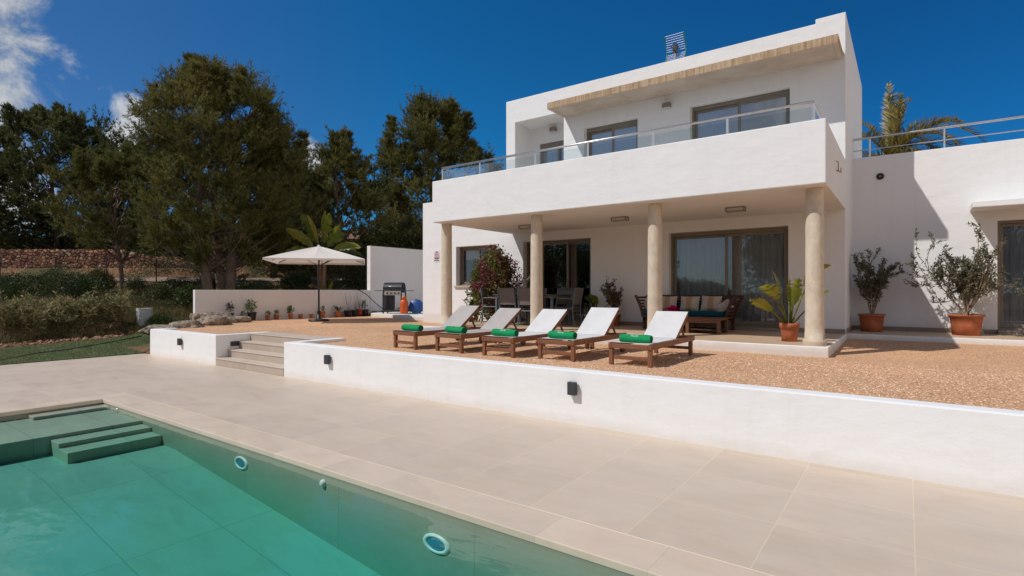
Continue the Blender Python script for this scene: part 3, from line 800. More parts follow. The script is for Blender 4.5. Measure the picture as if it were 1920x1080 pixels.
# alarm sign
t = empty('wall_sign', (-11.74, YF, 2.62), 0, 'small white plate with a red-ringed badge and dark band, on the far left wall', 'sign')
MB().box(-.125, .125, -.008, -.001, -.19, .19).build('plate', white_paint, t, bevel=.004)
m90 = Matrix.Translation((0, -.009, .035)) @ Matrix.Rotation(R(90), 4, 'X')
def ring(r0, r1, sx=1, sy=1, a0=0, a1=2 * PI, y=-.0095, cz=.035, n=28):
    b = MB(); V = []; F = []
    for i in range(n + 1):
        a = a0 + (a1 - a0) * i / n
        V += [(r0 * sx * math.cos(a), y, cz + r0 * sy * math.sin(a)), (r1 * sx * math.cos(a), y, cz + r1 * sy * math.sin(a))]
    for i in range(n): F.append((2*i, 2*i+1, 2*i+3, 2*i+2))
    return b.add(V, F)
red_print = simple('faded_red_print', (.42, .05, .09), .6, .1, 9); ink = simple('dark_print', (.03, .018, .02), .6, .1, 9)
pink_print = simple('pale_pink_print', (.68, .48, .50), .6, .06, 9)
ring(.070, .088, 1, 1.25).build('badge_ring', red_print, t)
ring(.001, .068, 1, 1.25, y=-.0088).build('badge_field', pink_print, t)
bb = MB()
bb.add([(-.012, -.0102, .10), (.012, -.0102, .10), (.02, -.0102, .12), (0, -.0102, .14), (-.02, -.0102, .12)], [(0, 1, 2, 3, 4)])
bb.box(-.035, .035, -.0102, -.0092, .045, .066); bb.box(-.028, .028, -.0102, -.0092, -.012, -.002); bb.box(-.04, .04, -.0102, -.0092, .015, .024)
bb.build('badge_figure', ink, t)
bb = MB(); bb.add([(-.11, -.0099, -.02), (-.075, -.0099, -.055), (0, -.0099, -.085), (.075, -.0099, -.055), (.11, -.0099, -.02), (.11, -.0099, -.06), (.06, -.0099, -.10), (0, -.0099, -.105), (-.06, -.0099, -.10), (-.11, -.0099, -.06)], [(0,1,8,9),(1,2,7,8),(2,3,6,7),(3,4,5,6)])
bb.build('ribbon', ink, t)
bb = MB(); xq = -.105
for wq in (.018, .014, .02, .016, .018, .02, .014, .018):
    bb.box(xq, xq + wq, -.0102, -.0085, -.158, -.118); xq += wq + .009
bb.build('lettering', ink, t)

# roof aerial
t = empty('tv_aerial', (-4.72, 13.5, 6.62), 0, 'green-framed grid television aerial on a short mast above the roof edge', 'aerial')
MB().tube([(0, 0, 0), (0, 0, 1.12)], .018, 8).build('mast', steel, t)
gm = simple('green_enamel', (.01, .16, .11), .45, .1, 6)
cz_, hh = .98, .25
for sx in (-1, 1):
    MB().tube([(sx * .235, -.06, cz_ + hh + .12), (sx * .245, .10, cz_ + .05), (sx * .245, .10, cz_ - .05), (sx * .225, -.06, cz_ - hh - .14)], .016, 8).build('side_frame', gm, t)
bb = MB()
for k in range(8):
    f = k / 7
    bb.tube([(-.237, -.06 + .155 * f, cz_ + hh + .12 - f * (hh + .09)), (.237, -.06 + .155 * f, cz_ + hh + .12 - f * (hh + .09))], .008, 6)
    bb.tube([(-.23, .095 - .155 * f, cz_ - .06 - f * (hh + .08)), (.23, .095 - .155 * f, cz_ - .06 - f * (hh + .08))], .008, 6)
bb.build('reflector_grid', simple('pale_rods', (.42, .45, .55), .4, .05, 5, metal=.5), t)
bb = MB().box(-.05, .05, -.03, .06, cz_ - .07, cz_ + .16); bb.tube([(0, 0, cz_), (0, -.32, cz_ - .02)], .012, 6)
bb.build('dipole', black_metal, t)
# ------------------------------------------------------------------ sun loungers and towels
def make_lounger(loc, rz, sling, label, wheels=True):
    t = empty('sun_lounger', loc, rz, label, 'sun lounger', 'sun loungers in a row on the gravel')
    W = .30; SH = .295; L = 1.72; HY = 1.03; AN = R(35.5 + 2.2 * math.sin(loc[0] * 37)); BL = .66
    for x, y in ((-W + .028, .03), (W - .028, .03), (-W + .028, L - .08), (W - .028, L - .08)):
        top = SH - .055
        MB().box(x - .027, x + .027, y - .027, y + .027, 0, top - .002 if True else SH).build('leg', teak, t, bevel=.004)
    for x in (-W + .02, W - .02):
        MB().box(x - .02, x + .02, -.01, L + .04, SH - .075, SH).build('side_rail', teak, t, bevel=.004)
    MB().box(-W + .042, W - .042, -.008, .03, SH - .072, SH - .012).build('end_rail', teak, t, bevel=.004)
    MB().box(-W + .042, W - .042, L - .01, L + .03, SH - .072, SH - .012).build('end_rail', teak, t, bevel=.004)
    MB().box(-W + .057, W - .057, .018, .042, .075, .125).build('stretcher', teak, t, bevel=.004)
    MB().box(-W + .042, W - .042, HY - .06, HY - .02, SH - .07, SH - .03).build('cross_bar', teak, t, bevel=.004)
    if not wheels: MB().box(-W + .057, W - .057, L - .092, L - .068, .09, .135).build('stretcher', teak, t, bevel=.004)
    # seat sling, sagging a little
    V = []; F = []; n, m = 14, 8
    for i in range(n + 1):
        for j in range(m + 1):
            u, v = i / n, j / m
            V.append((-W + .03 + (2 * W - .06) * v, .01 + (HY - .02) * u, SH + .004 - .016 * math.sin(PI * u) * math.sin(PI * v)))
    for i in range(n):
        for j in range(m): a = i * (m + 1) + j; F.append((a, a + 1, a + m + 2, a + m + 1))
    np_mesh('seat_sling', np.array(V), np.array(F), sling, t, smooth=True)
    # backrest
    by, bz = HY + .01, SH - .03
    dy, dz = math.cos(AN), math.sin(AN)
    br = MB()
    for x in (-W + .058, W - .058):
        br.beam((x, by, bz), (x, by + dy * BL, bz + dz * BL), .026, .05, (0, -dz, dy))
    br.beam((-W + .045, by + dy * (BL - .02), bz + dz * (BL - .02) - .0), (W - .045, by + dy * (BL - .02), bz + dz * (BL - .02)), .036, .036, (0, -dz, dy))
    frame = br.build('backrest_frame', teak, t, bevel=.004)
    V = []; F = []
    for i in range(n + 1):
        for j in range(m + 1):
            u, v = i / n, j / m
            q = -.012 * math.sin(PI * v) * math.sin(PI * min(1, u * 1.02)) + .028
            d = .02 + (BL + .005) * u
            V.append((-W + .05 + (2 * W - .10) * v, by + dy * d - dz * q, bz + dz * d + dy * q))
    F = [(i * (m + 1) + j, i * (m + 1) + j + 1, (i + 1) * (m + 1) + j + 1, (i + 1) * (m + 1) + j) for i in range(n) for j in range(m)]
    np_mesh('backrest_sling', np.array(V), np.array(F), sling, t, smooth=True)
    for x in (-W + .09, W - .09):
        MB().beam((x, by + dy * .42, bz + dz * .42 - .02), (x, by + dy * .42 + .16, SH - .05), .022, .03, (0, 1, 0)).build('prop', teak, t, bevel=.003)
    if wheels:
        for x in (-W + .005, W - .005):
            s = 1 if x > 0 else -1
            MB().lathe([(.0001, -.016), (.062, -.016), (.068, -.008), (.068, .008), (.062, .016), (.0001, .016)], 24, (x + s * .03, L - .16, .07), m=Matrix.Rotation(R(90), 4, 'Y')).build('wheel', teak, t)
    return t

def make_towel(loc, rz, label, text=True, notch=.0):
    t = empty('rolled_towel', loc, rz, label, 'towel', 'rolled green towels on the loungers')
    Lt = .43; r = .062
    n, m = 26, 26
    V = []; F = []
    rr = random.Random(int(loc[0] * 100))
    for i in range(n + 1):
        u = i / n; x = -Lt / 2 + Lt * u
        pinch = 1 - notch * math.exp(-((u - .52) / .06) ** 2)
        e = 1 - .12 * (abs(2 * u - 1) ** 8)
        for k in range(m):
            a = 2 * PI * k / m
            q = r * e * (1 + .09 * mnoise.noise((x * 8 + loc[0] * 5, math.cos(a) * 1.2, math.sin(a) * 1.2)) + .03 * mnoise.noise((x * 40 + loc[0], math.cos(a) * 5, math.sin(a) * 5)))
            zz = math.sin(a) * q * (.92 * pinch if math.sin(a) > 0 else .86)
            V.append((x, math.cos(a) * q * 1.08, r * .86 + zz))
    for i in range(n):
        for k in range(m): F.append((i*m+k, (i+1)*m+k, (i+1)*m+(k+1)%m, i*m+(k+1)%m))
    np_mesh('towel_roll', np.array(V), np.array(F), towel_mat, t, smooth=True)
    for sx in (-1, 1):   # spiral ends
        b = MB(); pts = []
        for i in range(44):
            a = i / 43 * 5 * PI; q = .008 + .050 * i / 43
            pts.append((sx * (Lt / 2 - .004), math.cos(a) * q, r * .86 + math.sin(a) * q * .9))
        b.tube(pts, .0052, 5).build('rolled_end', towel_mat, t)
    if text:
        for s, size, ang in (('UNIQUE IBIZA', .040, 1.15), ('VILLAS', .036, .55)):
            cu = bpy.data.curves.new('lettering', 'FONT'); cu.body = s; cu.size = size; cu.align_x = 'CENTER'
            tmp = bpy.data.objects.new('lettering', cu); COL.objects.link(tmp)
            me = bpy.data.meshes.new_from_object(tmp.evaluated_get(bpy.context.evaluated_depsgraph_get()))
            bpy.data.objects.remove(tmp); bpy.data.curves.remove(cu)
            for v in me.vertices:
                a = ang + v.co.y / .064
                q = .0685
                v.co = (v.co.x, -math.cos(a) * q * 1.06, r * .86 + math.sin(a) * q * .93)
            link_mesh('lettering', me, letter_mat, t)
    return t
LP = [(-6.94, 6.44, -.09, sling_grey, 'wooden sun lounger with taupe-grey mesh, leftmost of the row and nearest the parasol', 'green towel roll on the leftmost grey lounger, plain side up', False, .12),
      (-5.985, 6.50, -.05, sling_grey, 'wooden sun lounger with taupe-grey mesh, second from the left', 'green towel roll on the second lounger from the left, plain with dented top', False, .22),
      (-4.96, 6.47, -.02, sling_white, 'wooden sun lounger with white mesh beside the grey ones, middle of the row', 'green towel roll with white print on the middle lounger', True, .0),
      (-4.03, 6.61, .0, sling_white, 'wooden sun lounger with white mesh, second from the right', 'green towel roll with white print and a notch, on the second lounger from the right', True, .18),
      (-2.94, 6.68, .0, sling_white, 'wooden sun lounger with white mesh, rightmost of the row, in front of the sofa', 'green towel roll with white print on the rightmost lounger', True, .0)]
for k, (x, y, rz, sl, lab, tl, tx, nt) in enumerate(LP):
    make_lounger((x, y, GZ + .004), rz, sl, lab, wheels=(k != 4))
    off = Matrix.Rotation(rz, 4, 'Z') @ Vector((0.02, .16, 0))
    make_towel((x + off.x, y + off.y, GZ + .297), rz + (.07, -.09, .04, -.05, .03)[k], tl, tx, nt)

# ------------------------------------------------------------------ parasol
t = empty('parasol', (-15.4, 10.6, GZ), R(51), 'open cream canvas parasol on a dark pole standing on the gravel', 'parasol')
def parasol_canopy():
    # eight-panelled square canopy, straight ridges and slightly hanging panels
    s = 1.47; zt, ze = 2.43, 1.955
    cor = [(-s, -s), (0, -s), (s, -s), (s, 0), (s, s), (0, s), (-s, s), (-s, 0)]
    V = []; F = []; N = 8
    for k in range(8):
        a = Vector((*cor[k], 0)); b = Vector((*cor[(k + 1) % 8], 0)); base = len(V)
        for i in range(N + 1):
            for j in range(N + 1):
                u, v = i / N, j / N
                p = (a * (1 - v) + b * v) * u
                drop = (zt - ze) * (u ** 1.06)
                corner = max(abs(p.x), abs(p.y)) 
                z = zt - drop - .035 * math.sin(PI * v) * math.sin(PI * min(1, u)) + .0
                V.append((p.x * .98, p.y * .98, z))
        for i in range(N):
            for j in range(N):
                q = base + i * (N + 1) + j
                F.append((q, q + 1, q + N + 2, q + N + 1))
        base2 = len(V)
        for j in range(N + 1):
            v = j / N; p = (a * (1 - v) + b * v) * .98
            V.append((p.x, p.y, ze)); V.append((p.x, p.y, ze - .055))
        for j in range(N): F.append((base2 + 2*j, base2 + 2*j+1, base2 + 2*j+3, base2 + 2*j+2))
    return np_mesh('canopy', np.array(V), np.array(F), canopy_mat, t, smooth=False)
parasol_canopy()
MB().lathe([(.0001, 2.475), (.035, 2.465), (.045, 2.43), (.03, 2.415)], 12).build('finial', white_paint, t)
MB().tube([(0, 0, .08), (0, 0, 1.2)], .03, 14).build('lower_pole', black_metal, t)
MB().tube([(0, 0, 1.2), (0, 0, 2.47)], .022, 14).build('upper_pole', black_metal, t)
cr = MB().box(-.045, .045, -.055, .055, 1.08, 1.26).build('crank_box', black_metal, t, bevel=.01)
MB().tube([(0, -.05, 1.16), (0, -.11, 1.16), (.02, -.115, 1.06), (.02, -.16, 1.06)], .009, 8).build('handle', black_metal, cr)
for k in range(8):
    c = [(-1, -1), (0, -1), (1, -1), (1, 0), (1, 1), (0, 1), (-1, 1), (-1, 0)][k]
    e = Vector((c[0] * 1.40, c[1] * 1.40, 1.955)); c0 = Vector((c[0] * .03, c[1] * .03, 2.40))
    rb = MB().beam(c0, e, .016, .022).build('rib', dark_metal, t)
    mid = c0.lerp(e, .5); MB().beam((c[0] * .03, c[1] * .03, 1.80), mid, .012, .016).build('strut', dark_metal, rb)
MB().lathe([(.0001, .012), (.46 * .7, .012), (.47 * .7, .03), (.46 * .7, .065), (.12, .085), (.055, .10), (.05, .34), (.034, .345), (.033, .10)], 32).build('base', black_metal, t)

# ------------------------------------------------------------------ plants: generators
def leaf_faces(P, D, U, L, W, fold=.25):
    """diamond leaves: base P, direction D, side reference U; arrays"""
    n = len(P)
    S = np.cross(D, U); S /= np.linalg.norm(S, axis=1, keepdims=True) + 1e-9
    N = np.cross(S, D)
    L = np.broadcast_to(np.asarray(L, float).reshape(-1, 1), (n, 1)); W = np.broadcast_to(np.asarray(W, float).reshape(-1, 1), (n, 1))
    mid = P + D * L * .45 - N * L * .05
    V = np.stack([P, mid + S * W / 2 + N * W * fold, P + D * L, mid - S * W / 2 + N * W * fold], 1).reshape(-1, 3)
    return V, np.arange(4 * n).reshape(-1, 4)
def rnd_dirs(rng, n):
    v = rng.normal(size=(n, 3)); return v / np.linalg.norm(v, axis=1, keepdims=True)
def norm(v): return v / (np.linalg.norm(v, axis=1, keepdims=True) + 1e-9)

def bush_crown(rng, n, rad, lobes=8, leaf=(.06, .025), upbias=.4, shell=.55, hollow=.35):
    """leaves over an uneven cloud of lobes; base at z=0"""
    rx, ry, rz = rad
    C = []
    for k in range(lobes):
        d = rng.normal(size=3); d /= np.linalg.norm(d); d[2] = abs(d[2]) * .95 - .12
        C.append((d * shell, rng.uniform(.34, .58)))
    C.append((np.zeros(3), .62))
    idx = rng.integers(0, len(C), n)
    cen = np.array([c[0] for c in C])[idx]; rr = np.array([c[1] for c in C])[idx][:, None]
    d = rnd_dirs(rng, n)
    q = cen + d * rr * (hollow + (1 - hollow) * rng.uniform(0, 1, (n, 1)) ** .6) * (1 + rng.normal(0, .10, (n, 1)))
    P = q * np.array([rx, ry, rz]) + np.array([0, 0, rz * .62])
    P = P[P[:, 2] > .02]; d = d[q[:, 2] * rz + rz * .62 > .02]
    D = norm(d * .8 + rnd_dirs(rng, len(P)) * .8 + np.array([0, 0, upbias]))
    U = rnd_dirs(rng, len(P))
    return leaf_faces(P, D, U, rng.uniform(.7, 1.3, len(P)) * leaf[0], rng.uniform(.7, 1.2, len(P)) * leaf[1])

def stems_and_leaves(rng, n_stems, height, spread, leaf, per_seg, mb, twig=(.012, .003), fork=2, lean=1.0, bare=.25, clump=1.0):
    P = []; D = []
    def grow(p, d, L, r0, lvl):
        pts = [Vector(p)]; n = 6
        dirv = Vector(d)
        for i in range(n):
            dirv = (dirv + Vector(rng.normal(0, .13, 3)) + Vector((0, 0, .05))).normalized()
            pts.append(pts[-1] + dirv * L / n)
        mb.tube(pts, [r0 * (1 - .75 * i / n) for i in range(n + 1)], 5, cap=False)
        for i in range(1, n + 1):
            f = i / n
            if lvl > 0 or f > bare:
                for _ in range(max(1, int(per_seg * (.5 + f) * (1 if lvl else .6)))):
                    q = pts[i - 1].lerp(pts[i], rng.uniform(0, 1))
                    P.append(q + Vector(rng.normal(0, .012 * clump, 3))); D.append((dirv * .5 + Vector(rng.normal(0, .6, 3))).normalized())
            if lvl < 2 and f > .3 and fork > 0:
                for _ in range(1 if lvl else (fork if rng.uniform() < .8 else 1)):
                    if rng.uniform() < (.8 if lvl == 0 else .45):
                        dd = (dirv + Vector(rng.normal(0, .55, 3)) + Vector((0, 0, .1))).normalized()
                        grow(pts[i], dd, L * rng.uniform(.28, .5), r0 * .5, lvl + 1)
    for k in range(n_stems):
        a = 2 * PI * k / n_stems + rng.uniform(-.4, .4)
        s = spread * rng.uniform(.3, 1.0) * lean
        d = Vector((math.cos(a) * s, math.sin(a) * s, 1)).normalized()
        grow((rng.normal(0, .015), rng.normal(0, .015), 0), d, height * rng.uniform(.65, 1.0), twig[0], 0)
    P = np.array([tuple(p) for p in P]); D = np.array([tuple(p) for p in D])
    return leaf_faces(P, D, rnd_dirs(rng, len(P)), rng.uniform(.7, 1.3, len(P)) * leaf[0], rng.uniform(.7, 1.2, len(P)) * leaf[1])

def paddle(mb_v, mb_f, base, d, petiole, blade, width, droop=.6, twist=0.0, split=0.0, rng=None):
    """strelitzia / banana leaf: petiole, then a folded paddle blade that arches over"""
    p = Vector(base); d = Vector(d).normalized()
    side = d.cross(Vector((0, 0, 1)))
    if side.length < .05: side = Vector((1, 0, 0))
    side.normalize()
    side = (Matrix.Rotation(twist, 3, d) @ side)
    pts = []; n1, n2 = 5, 22
    for i in range(n1 + 1): pts.append((p + d * petiole * i / n1, None))
    q = pts[-1][0]; dv = d.copy()
    for i in range(1, n2 + 1):
        dv = (dv + Vector((0, 0, -droop / n2))).normalized()
        q = q + dv * blade / n2
        pts.append((q, dv.copy()))
    b0 = len(mb_v)
    for i in range(n1 + 1):
        w = .018 * (1 - .3 * i / n1); c = pts[i][0]; up = side.cross(d)
        mb_v += [tuple(c - side * w), tuple(c - up * w * .8), tuple(c + side * w)]
    for i in range(n1):
        a = b0 + i * 3
        mb_f += [(a, a + 1, a + 4, a + 3), (a + 1, a + 2, a + 5, a + 4), (a + 2, a, a + 3, a + 5)]
    b1 = len(mb_v)
    for i in range(n2 + 1):
        u = i / n2; c, dv = pts[n1 + i]
        if dv is None: dv = d
        up = side.cross(dv).normalized()
        if up.z < 0: up = -up
        w = width / 2 * (math.sin(PI * min(1, u * .94 + .05)) ** .62) * (1.0 if u < .98 else .2)
        jag = (rng.uniform(-.22, .10) if rng is not None and split else 0)
        if rng is not None and split and 2 < i < n2 and rng.uniform() < .14: jag = -.72
        for s, k in ((-1, 1), (-.5, .5), (0, 0), (.5, .5), (1, 1)):
            lift = .30 * abs(s) * w + (-.06 * w if abs(s) == 1 else 0)
            mb_v.append(tuple(c + side * (s * w * (1 + jag)) + up * lift + dv * (.05 * abs(s) * w)))
    for i in range(n2):
        for j in range(4):
            a = b1 + i * 5 + j
            mb_f.append((a, a + 1, a + 6, a + 5))

def lathe_pot(name, parent, mat, rt, rb, h, rim=.03, loc=(0, 0, 0), soil=True):
    e = rt * .10
    prof = [(.0001, 0), (rb, 0), (rb + (rt - e - rb) * .5, h * .5), (rt - e, h - rim), (rt, h - rim + .004), (rt, h - .004), (rt - .006, h), (rt - e - .008, h), (rt - e - .012, h - .05)]
    o = MB().lathe(prof, 28, loc).build(name, mat, parent)
    if soil:
        MB().lathe([(rt - e - .009, h - .03), (rt * .5, h - .022), (.0001, h - .02)], 20, loc).build('soil', soil_mat, parent)
    return o

# ------------------------------------------------------------------ porch planting
def potted_shrub(loc, seed, rt, h, height, spread, stems, label, leaf=(.062, .021), mat=pot_leaf, per=5, pot=terracotta, grp=None, fork=2):
    rng = np.random.default_rng(seed); random.seed(seed)
    t = empty('potted_shrub', loc, 0, label, 'potted plant', grp)
    lathe_pot('pot', t, pot, rt, rt * .76, h, .045)
    mb = MB(); V, F = stems_and_leaves(rng, stems, height, spread, leaf, per, mb, twig=(.014, .003), fork=fork)
    mb.build('stems', twig_mat, t, (0, 0, h - .03))
    np_mesh('foliage', V, F, mat, t, loc=(0, 0, h - .03))
    return t
potted_shrub((-.58, 13.32, FZ), 11, .24, .355, 1.12, .62, 9, 'airy dark-leaved shrub in a terracotta tub in the shaded wall corner', per=4)
potted_shrub((.90, 13.22, FZ), 25, .275, .39, 1.25, .56, 12, 'taller airy shrub in a wide terracotta tub in the sun, beside the far right door', per=4)
potted_shrub((-5.62, 11.88, FZ), 5, .165, .27, .66, .26, 5, 'small upright shrub in a brown pot between the two porch doors', leaf=(.06, .034), per=2.2, pot=terracotta_dark)

t = empty('potted_strelitzia', (-1.56, 9.92, FZ), 0, 'bird-of-paradise plant with big paddle leaves in a terracotta pot by the right column', 'potted plant')
lathe_pot('pot', t, terracotta, .150, .115, .30, .085)
rng = np.random.default_rng(3); v_, f_ = [], []
for (lx, ly, up, pet, bl, wd, dr, tw) in ((-.55, -.25, 1.0, .48, .50, .24, 1.5, .8), (-.75, -.1, .62, .36, .44, .19, .55, 1.0), (.42, -.15, 1.25, .66, .52, .26, 1.5, -.9), (.05, -.3, 1.3, .34, .46, .20, .5, -.7), (.75, -.1, .85, .40, .40, .14, .35, .5), (-.2, .25, 1.2, .5, .46, .18, .5, .2), (.25, .35, 1.2, .3, .4, .16, .8, .7), (-.08, -.2, 1.4, .40, .36, .16, .3, 1.0), (.3, -.35, 1.2, .28, .36, .15, .5, .3)):
    d = Vector((cT, sT, 0)) * lx + Vector((-sT, cT, 0)) * ly + Vector((0, 0, up))
    paddle(v_, f_, (d.x * .05, d.y * .05, .27), d, pet, bl, wd, dr, tw, 1, rng)
me = MB().add(v_, f_, True).build('leaves', strel_leaf, t)
mb = MB()
for k in range(14):
    a = rng.uniform(0, 2 * PI); mb.beam((.03 * math.cos(a), .03 * math.sin(a), .27), (.15 * math.cos(a), .15 * math.sin(a), .27 + rng.uniform(.03, .14)), .012, .003)
mb.build('dry_sheaths', dry_grass, t)

# bougainvillea and neighbours against the left wall
t = empty('bougainvillea', (-8.95, 11.45, GZ + .02), 0, 'tall bougainvillea with green left side and magenta flowers against the house wall', 'shrub')
rng = np.random.default_rng(21)
V, F = bush_crown(rng, 6500, (.80, .62, .95), 12, (.075, .05), .3, .55, .5); V2, F2 = bush_crown(rng, 6500, (.70, .58, .98), 10, (.075, .05), .3, .5, .5)
V = np.concatenate([V, V2 + np.array([.06, 0, .66])]); F = np.arange(len(V)).reshape(-1, 4)
c = V.reshape(-1, 4, 3).mean(1)
np_mesh('foliage', V, F, boug_leaf, t)
V, F = bush_crown(rng, 4200, (.82, .64, .97), 12, (.055, .05), .3, .57, .75); V2, F2 = bush_crown(rng, 4800, (.72, .60, 1.0), 10, (.055, .05), .3, .52, .75)
V = np.concatenate([V, V2 + np.array([.06, 0, .66])])
c = V.reshape(-1, 4, 3).mean(1)
nz = np.array([mnoise.noise((p[0] * 2.2, p[1] * 2.2, p[2] * 2.2)) for p in c])
keep = (c[:, 0] * .6 + nz * 1.1 + .12 * (c[:, 2] - 1.0) > .10)
V = V.reshape(-1, 4, 3)[keep].reshape(-1, 3); F = np.arange(len(V)).reshape(-1, 4)
np_mesh('flowers', V, F, boug_flower, t)
mb = MB()
for k in range(6): mb.tube([(rng.normal(0, .08), rng.normal(0, .08), -.02), (rng.normal(0, .25), rng.normal(0, .2), .6), (rng.normal(0, .4), rng.normal(0, .3), 1.2)], [.022, .016, .008], 6)
mb.build('stems', twig_mat, t)
t = empty('cactus', (-9.55, 11.2, GZ + .02), 0, 'prickly pear with flat oval pads low beside the leftmost column', 'cactus')
mb = MB(); rng = np.random.default_rng(2)
for k in range(15):
    a = rng.uniform(0, 2 * PI); lv = rng.integers(0, 3); z = .12 + .24 * lv + rng.uniform(-.04, .06); rr = .10 + .13 * lv * rng.uniform(.4, 1)
    m = Matrix.Translation((rr * math.cos(a), rr * math.sin(a), z)) @ Matrix.Rotation(rng.uniform(0, PI), 4, 'Z') @ Matrix.Rotation(rng.uniform(-.5, .5), 4, 'X')
    V = []; 
    for i in range(7):
        th = PI * i / 6
        for q in range(12):
            ph = 2 * PI * q / 12
            V.append(m @ Vector((.085 * math.sin(th) * math.cos(ph), .018 * math.sin(th) * math.sin(ph), -.14 * math.cos(th))))
    mb.add(V, [(i*12+q, i*12+(q+1)%12, (i+1)*12+(q+1)%12, (i+1)*12+q) for i in range(6) for q in range(12)], True)
mb.build('pads', cactus_leaf, t)
t = empty('strelitzia', (-9.75, 11.75, GZ), 0, 'young bird-of-paradise with upright leaves behind the leftmost column', 'plant')
v_, f_ = [], []; rng = np.random.default_rng(9)
for k in range(9):
    a = rng.uniform(0, 2 * PI); s = rng.uniform(.2, .6)
    paddle(v_, f_, (0, 0, 0), (math.cos(a) * s, math.sin(a) * s, 1), rng.uniform(.4, .75), rng.uniform(.35, .5), .16, rng.uniform(.2, .9), rng.uniform(-.8, .8))
MB().add(v_, f_, True).build('leaves', strel_leaf, t)

# ------------------------------------------------------------------ dining set
t = empty('dining_table', (-7.42, 11.1, FZ), 0, 'long dark outdoor dining table on blue-grey legs beside the second column', 'table')
MB().box(-.86, .86, -.46, .46, .715, .74).build('tabletop', simple('dark_table_slats', (.10, .062, .05), .4, .15, 7), t, bevel=.006)
ortho('table_frame', [(-.83, .83, -.43, .43, .66, .714)], [(-.79, .79, -.39, .39, .6, .8)], chair_metal, t)
for x in (-.80, .80):
    for y in (-.40, .40): MB().box(x - .028, x + .028, y - .028, y + .028, 0, .659).build('leg', chair_metal, t, bevel=.004)
def make_chair(loc, rz, label):
    t = empty('dining_chair', loc, rz, label, 'chair', 'sling dining chairs around the table')
    # faces +Y, back at -Y
    for s in (-1, 1):
        x = s * .235
        MB().tube([(x, -.26, 0), (x, -.215, .25), (x, -.205, .44), (x, -.235, .64), (x, -.285, .89)], [.016] * 5, 10).build('back_leg', chair_metal, t)
        MB().tube([(x, .22, 0), (x, .215, .43)], .016, 10).build('front_leg', chair_metal, t)
        MB().tube([(x, -.23, .64), (x * 1.04, .0, .655), (x * 1.04, .18, .645), (x, .215, .43)], .014, 8).build('armrest', chair_metal, t)
        MB().tube([(x, -.205, .425), (x, .215, .425)], .014, 8).build('seat_rail', chair_metal, t)
    MB().tube([(-.235, -.283, .88), (.235, -.283, .88)], .014, 8).build('top_rail', chair_metal, t)
    MB().tube([(-.235, .215, .42), (.235, .215, .42)], .013, 8).build('front_rail', chair_metal, t)
    MB().tube([(-.235, -.21, .36), (.235, -.21, .36)], .012, 8).build('rear_rail', chair_metal, t)
    V = []
    prof = [(.215, .435), (.0, .415), (-.19, .425)]
    prof2 = [(-.208, .50), (-.225, .62), (-.262, .78), (-.29, .885)]
    for nm, pr in (('seat_sling', prof), ('back_sling', prof2)):
        V = []; n = len(pr)
        for y, z in pr:
            for j in range(7): V.append((-.225 + .45 * j / 6, y - (.015 * math.sin(PI * j / 6) if nm == 'back_sling' else 0), z - (.015 * math.sin(PI * j / 6) if nm == 'seat_sling' else 0)))
        np_mesh(nm, np.array(V), np.array([(i*7+j, i*7+j+1, (i+1)*7+j+1, (i+1)*7+j) for i in range(n-1) for j in range(6)]), chair_sling, t, smooth=True)
    return t
ch = make_chair((-7.68, 10.62, FZ), 0, 'sling chair on the near side of the table, just left of the second column')
dup(ch, (-7.10, 10.60, FZ), R(3), 'sling chair on the near side of the table, half hidden behind the second column')
dup(ch, (-6.43, 11.12, FZ), R(97), 'sling chair at the right end of the table, turned sideways')
dup(ch, (-8.55, 11.05, FZ), R(-84), 'sling chair at the left end of the table, in front of the bougainvillea')
dup(ch, (-6.95, 11.62, FZ), R(180), 'sling chair on the far side of the table, in front of the dark door')
dup(ch, (-7.75, 11.60, FZ), R(176), 'sling chair on the far side of the table, next to the flower vase')
t = empty('vase', (-7.55, 11.2, FZ + .74), 0, 'small vase with white flowers and leaves on the dining table', 'vase')
MB().lathe([(.0001, 0), (.04, 0), (.055, .06), (.03, .13), (.038, .15)], 18).build('jug', white_paint, t)
rng = np.random.default_rng(31)
V, F = bush_crown(rng, 260, (.10, .10, .16), 5, (.06, .028), .8, .5, .3); np_mesh('leaves', V + np.array([0, 0, .14]), F, pot_leaf_green, t)
V, F = bush_crown(rng, 90, (.10, .10, .16), 5, (.035, .032), .8, .6, .8); np_mesh('flowers', V + np.array([0, 0, .18]), F, letter_mat, t)
t = empty('potted_plant', (-6.02, 11.86, FZ), 0, 'broad green-leaved plant in front of the right edge of the dark door', 'potted plant')
lathe_pot('pot', t, terracotta_dark, .14, .11, .25, .04)
v_, f_ = [], []; rng = np.random.default_rng(19)
for k in range(9):
    a = rng.uniform(0, 2 * PI); s = rng.uniform(.3, .9)
    paddle(v_, f_, (0, 0, .22), (math.cos(a) * s, math.sin(a) * s, 1), rng.uniform(.25, .5), rng.uniform(.22, .3), .15, rng.uniform(.6, 1.3), rng.uniform(-.6, .6))
MB().add(v_, f_, True).build('leaves', pot_leaf_green, t)

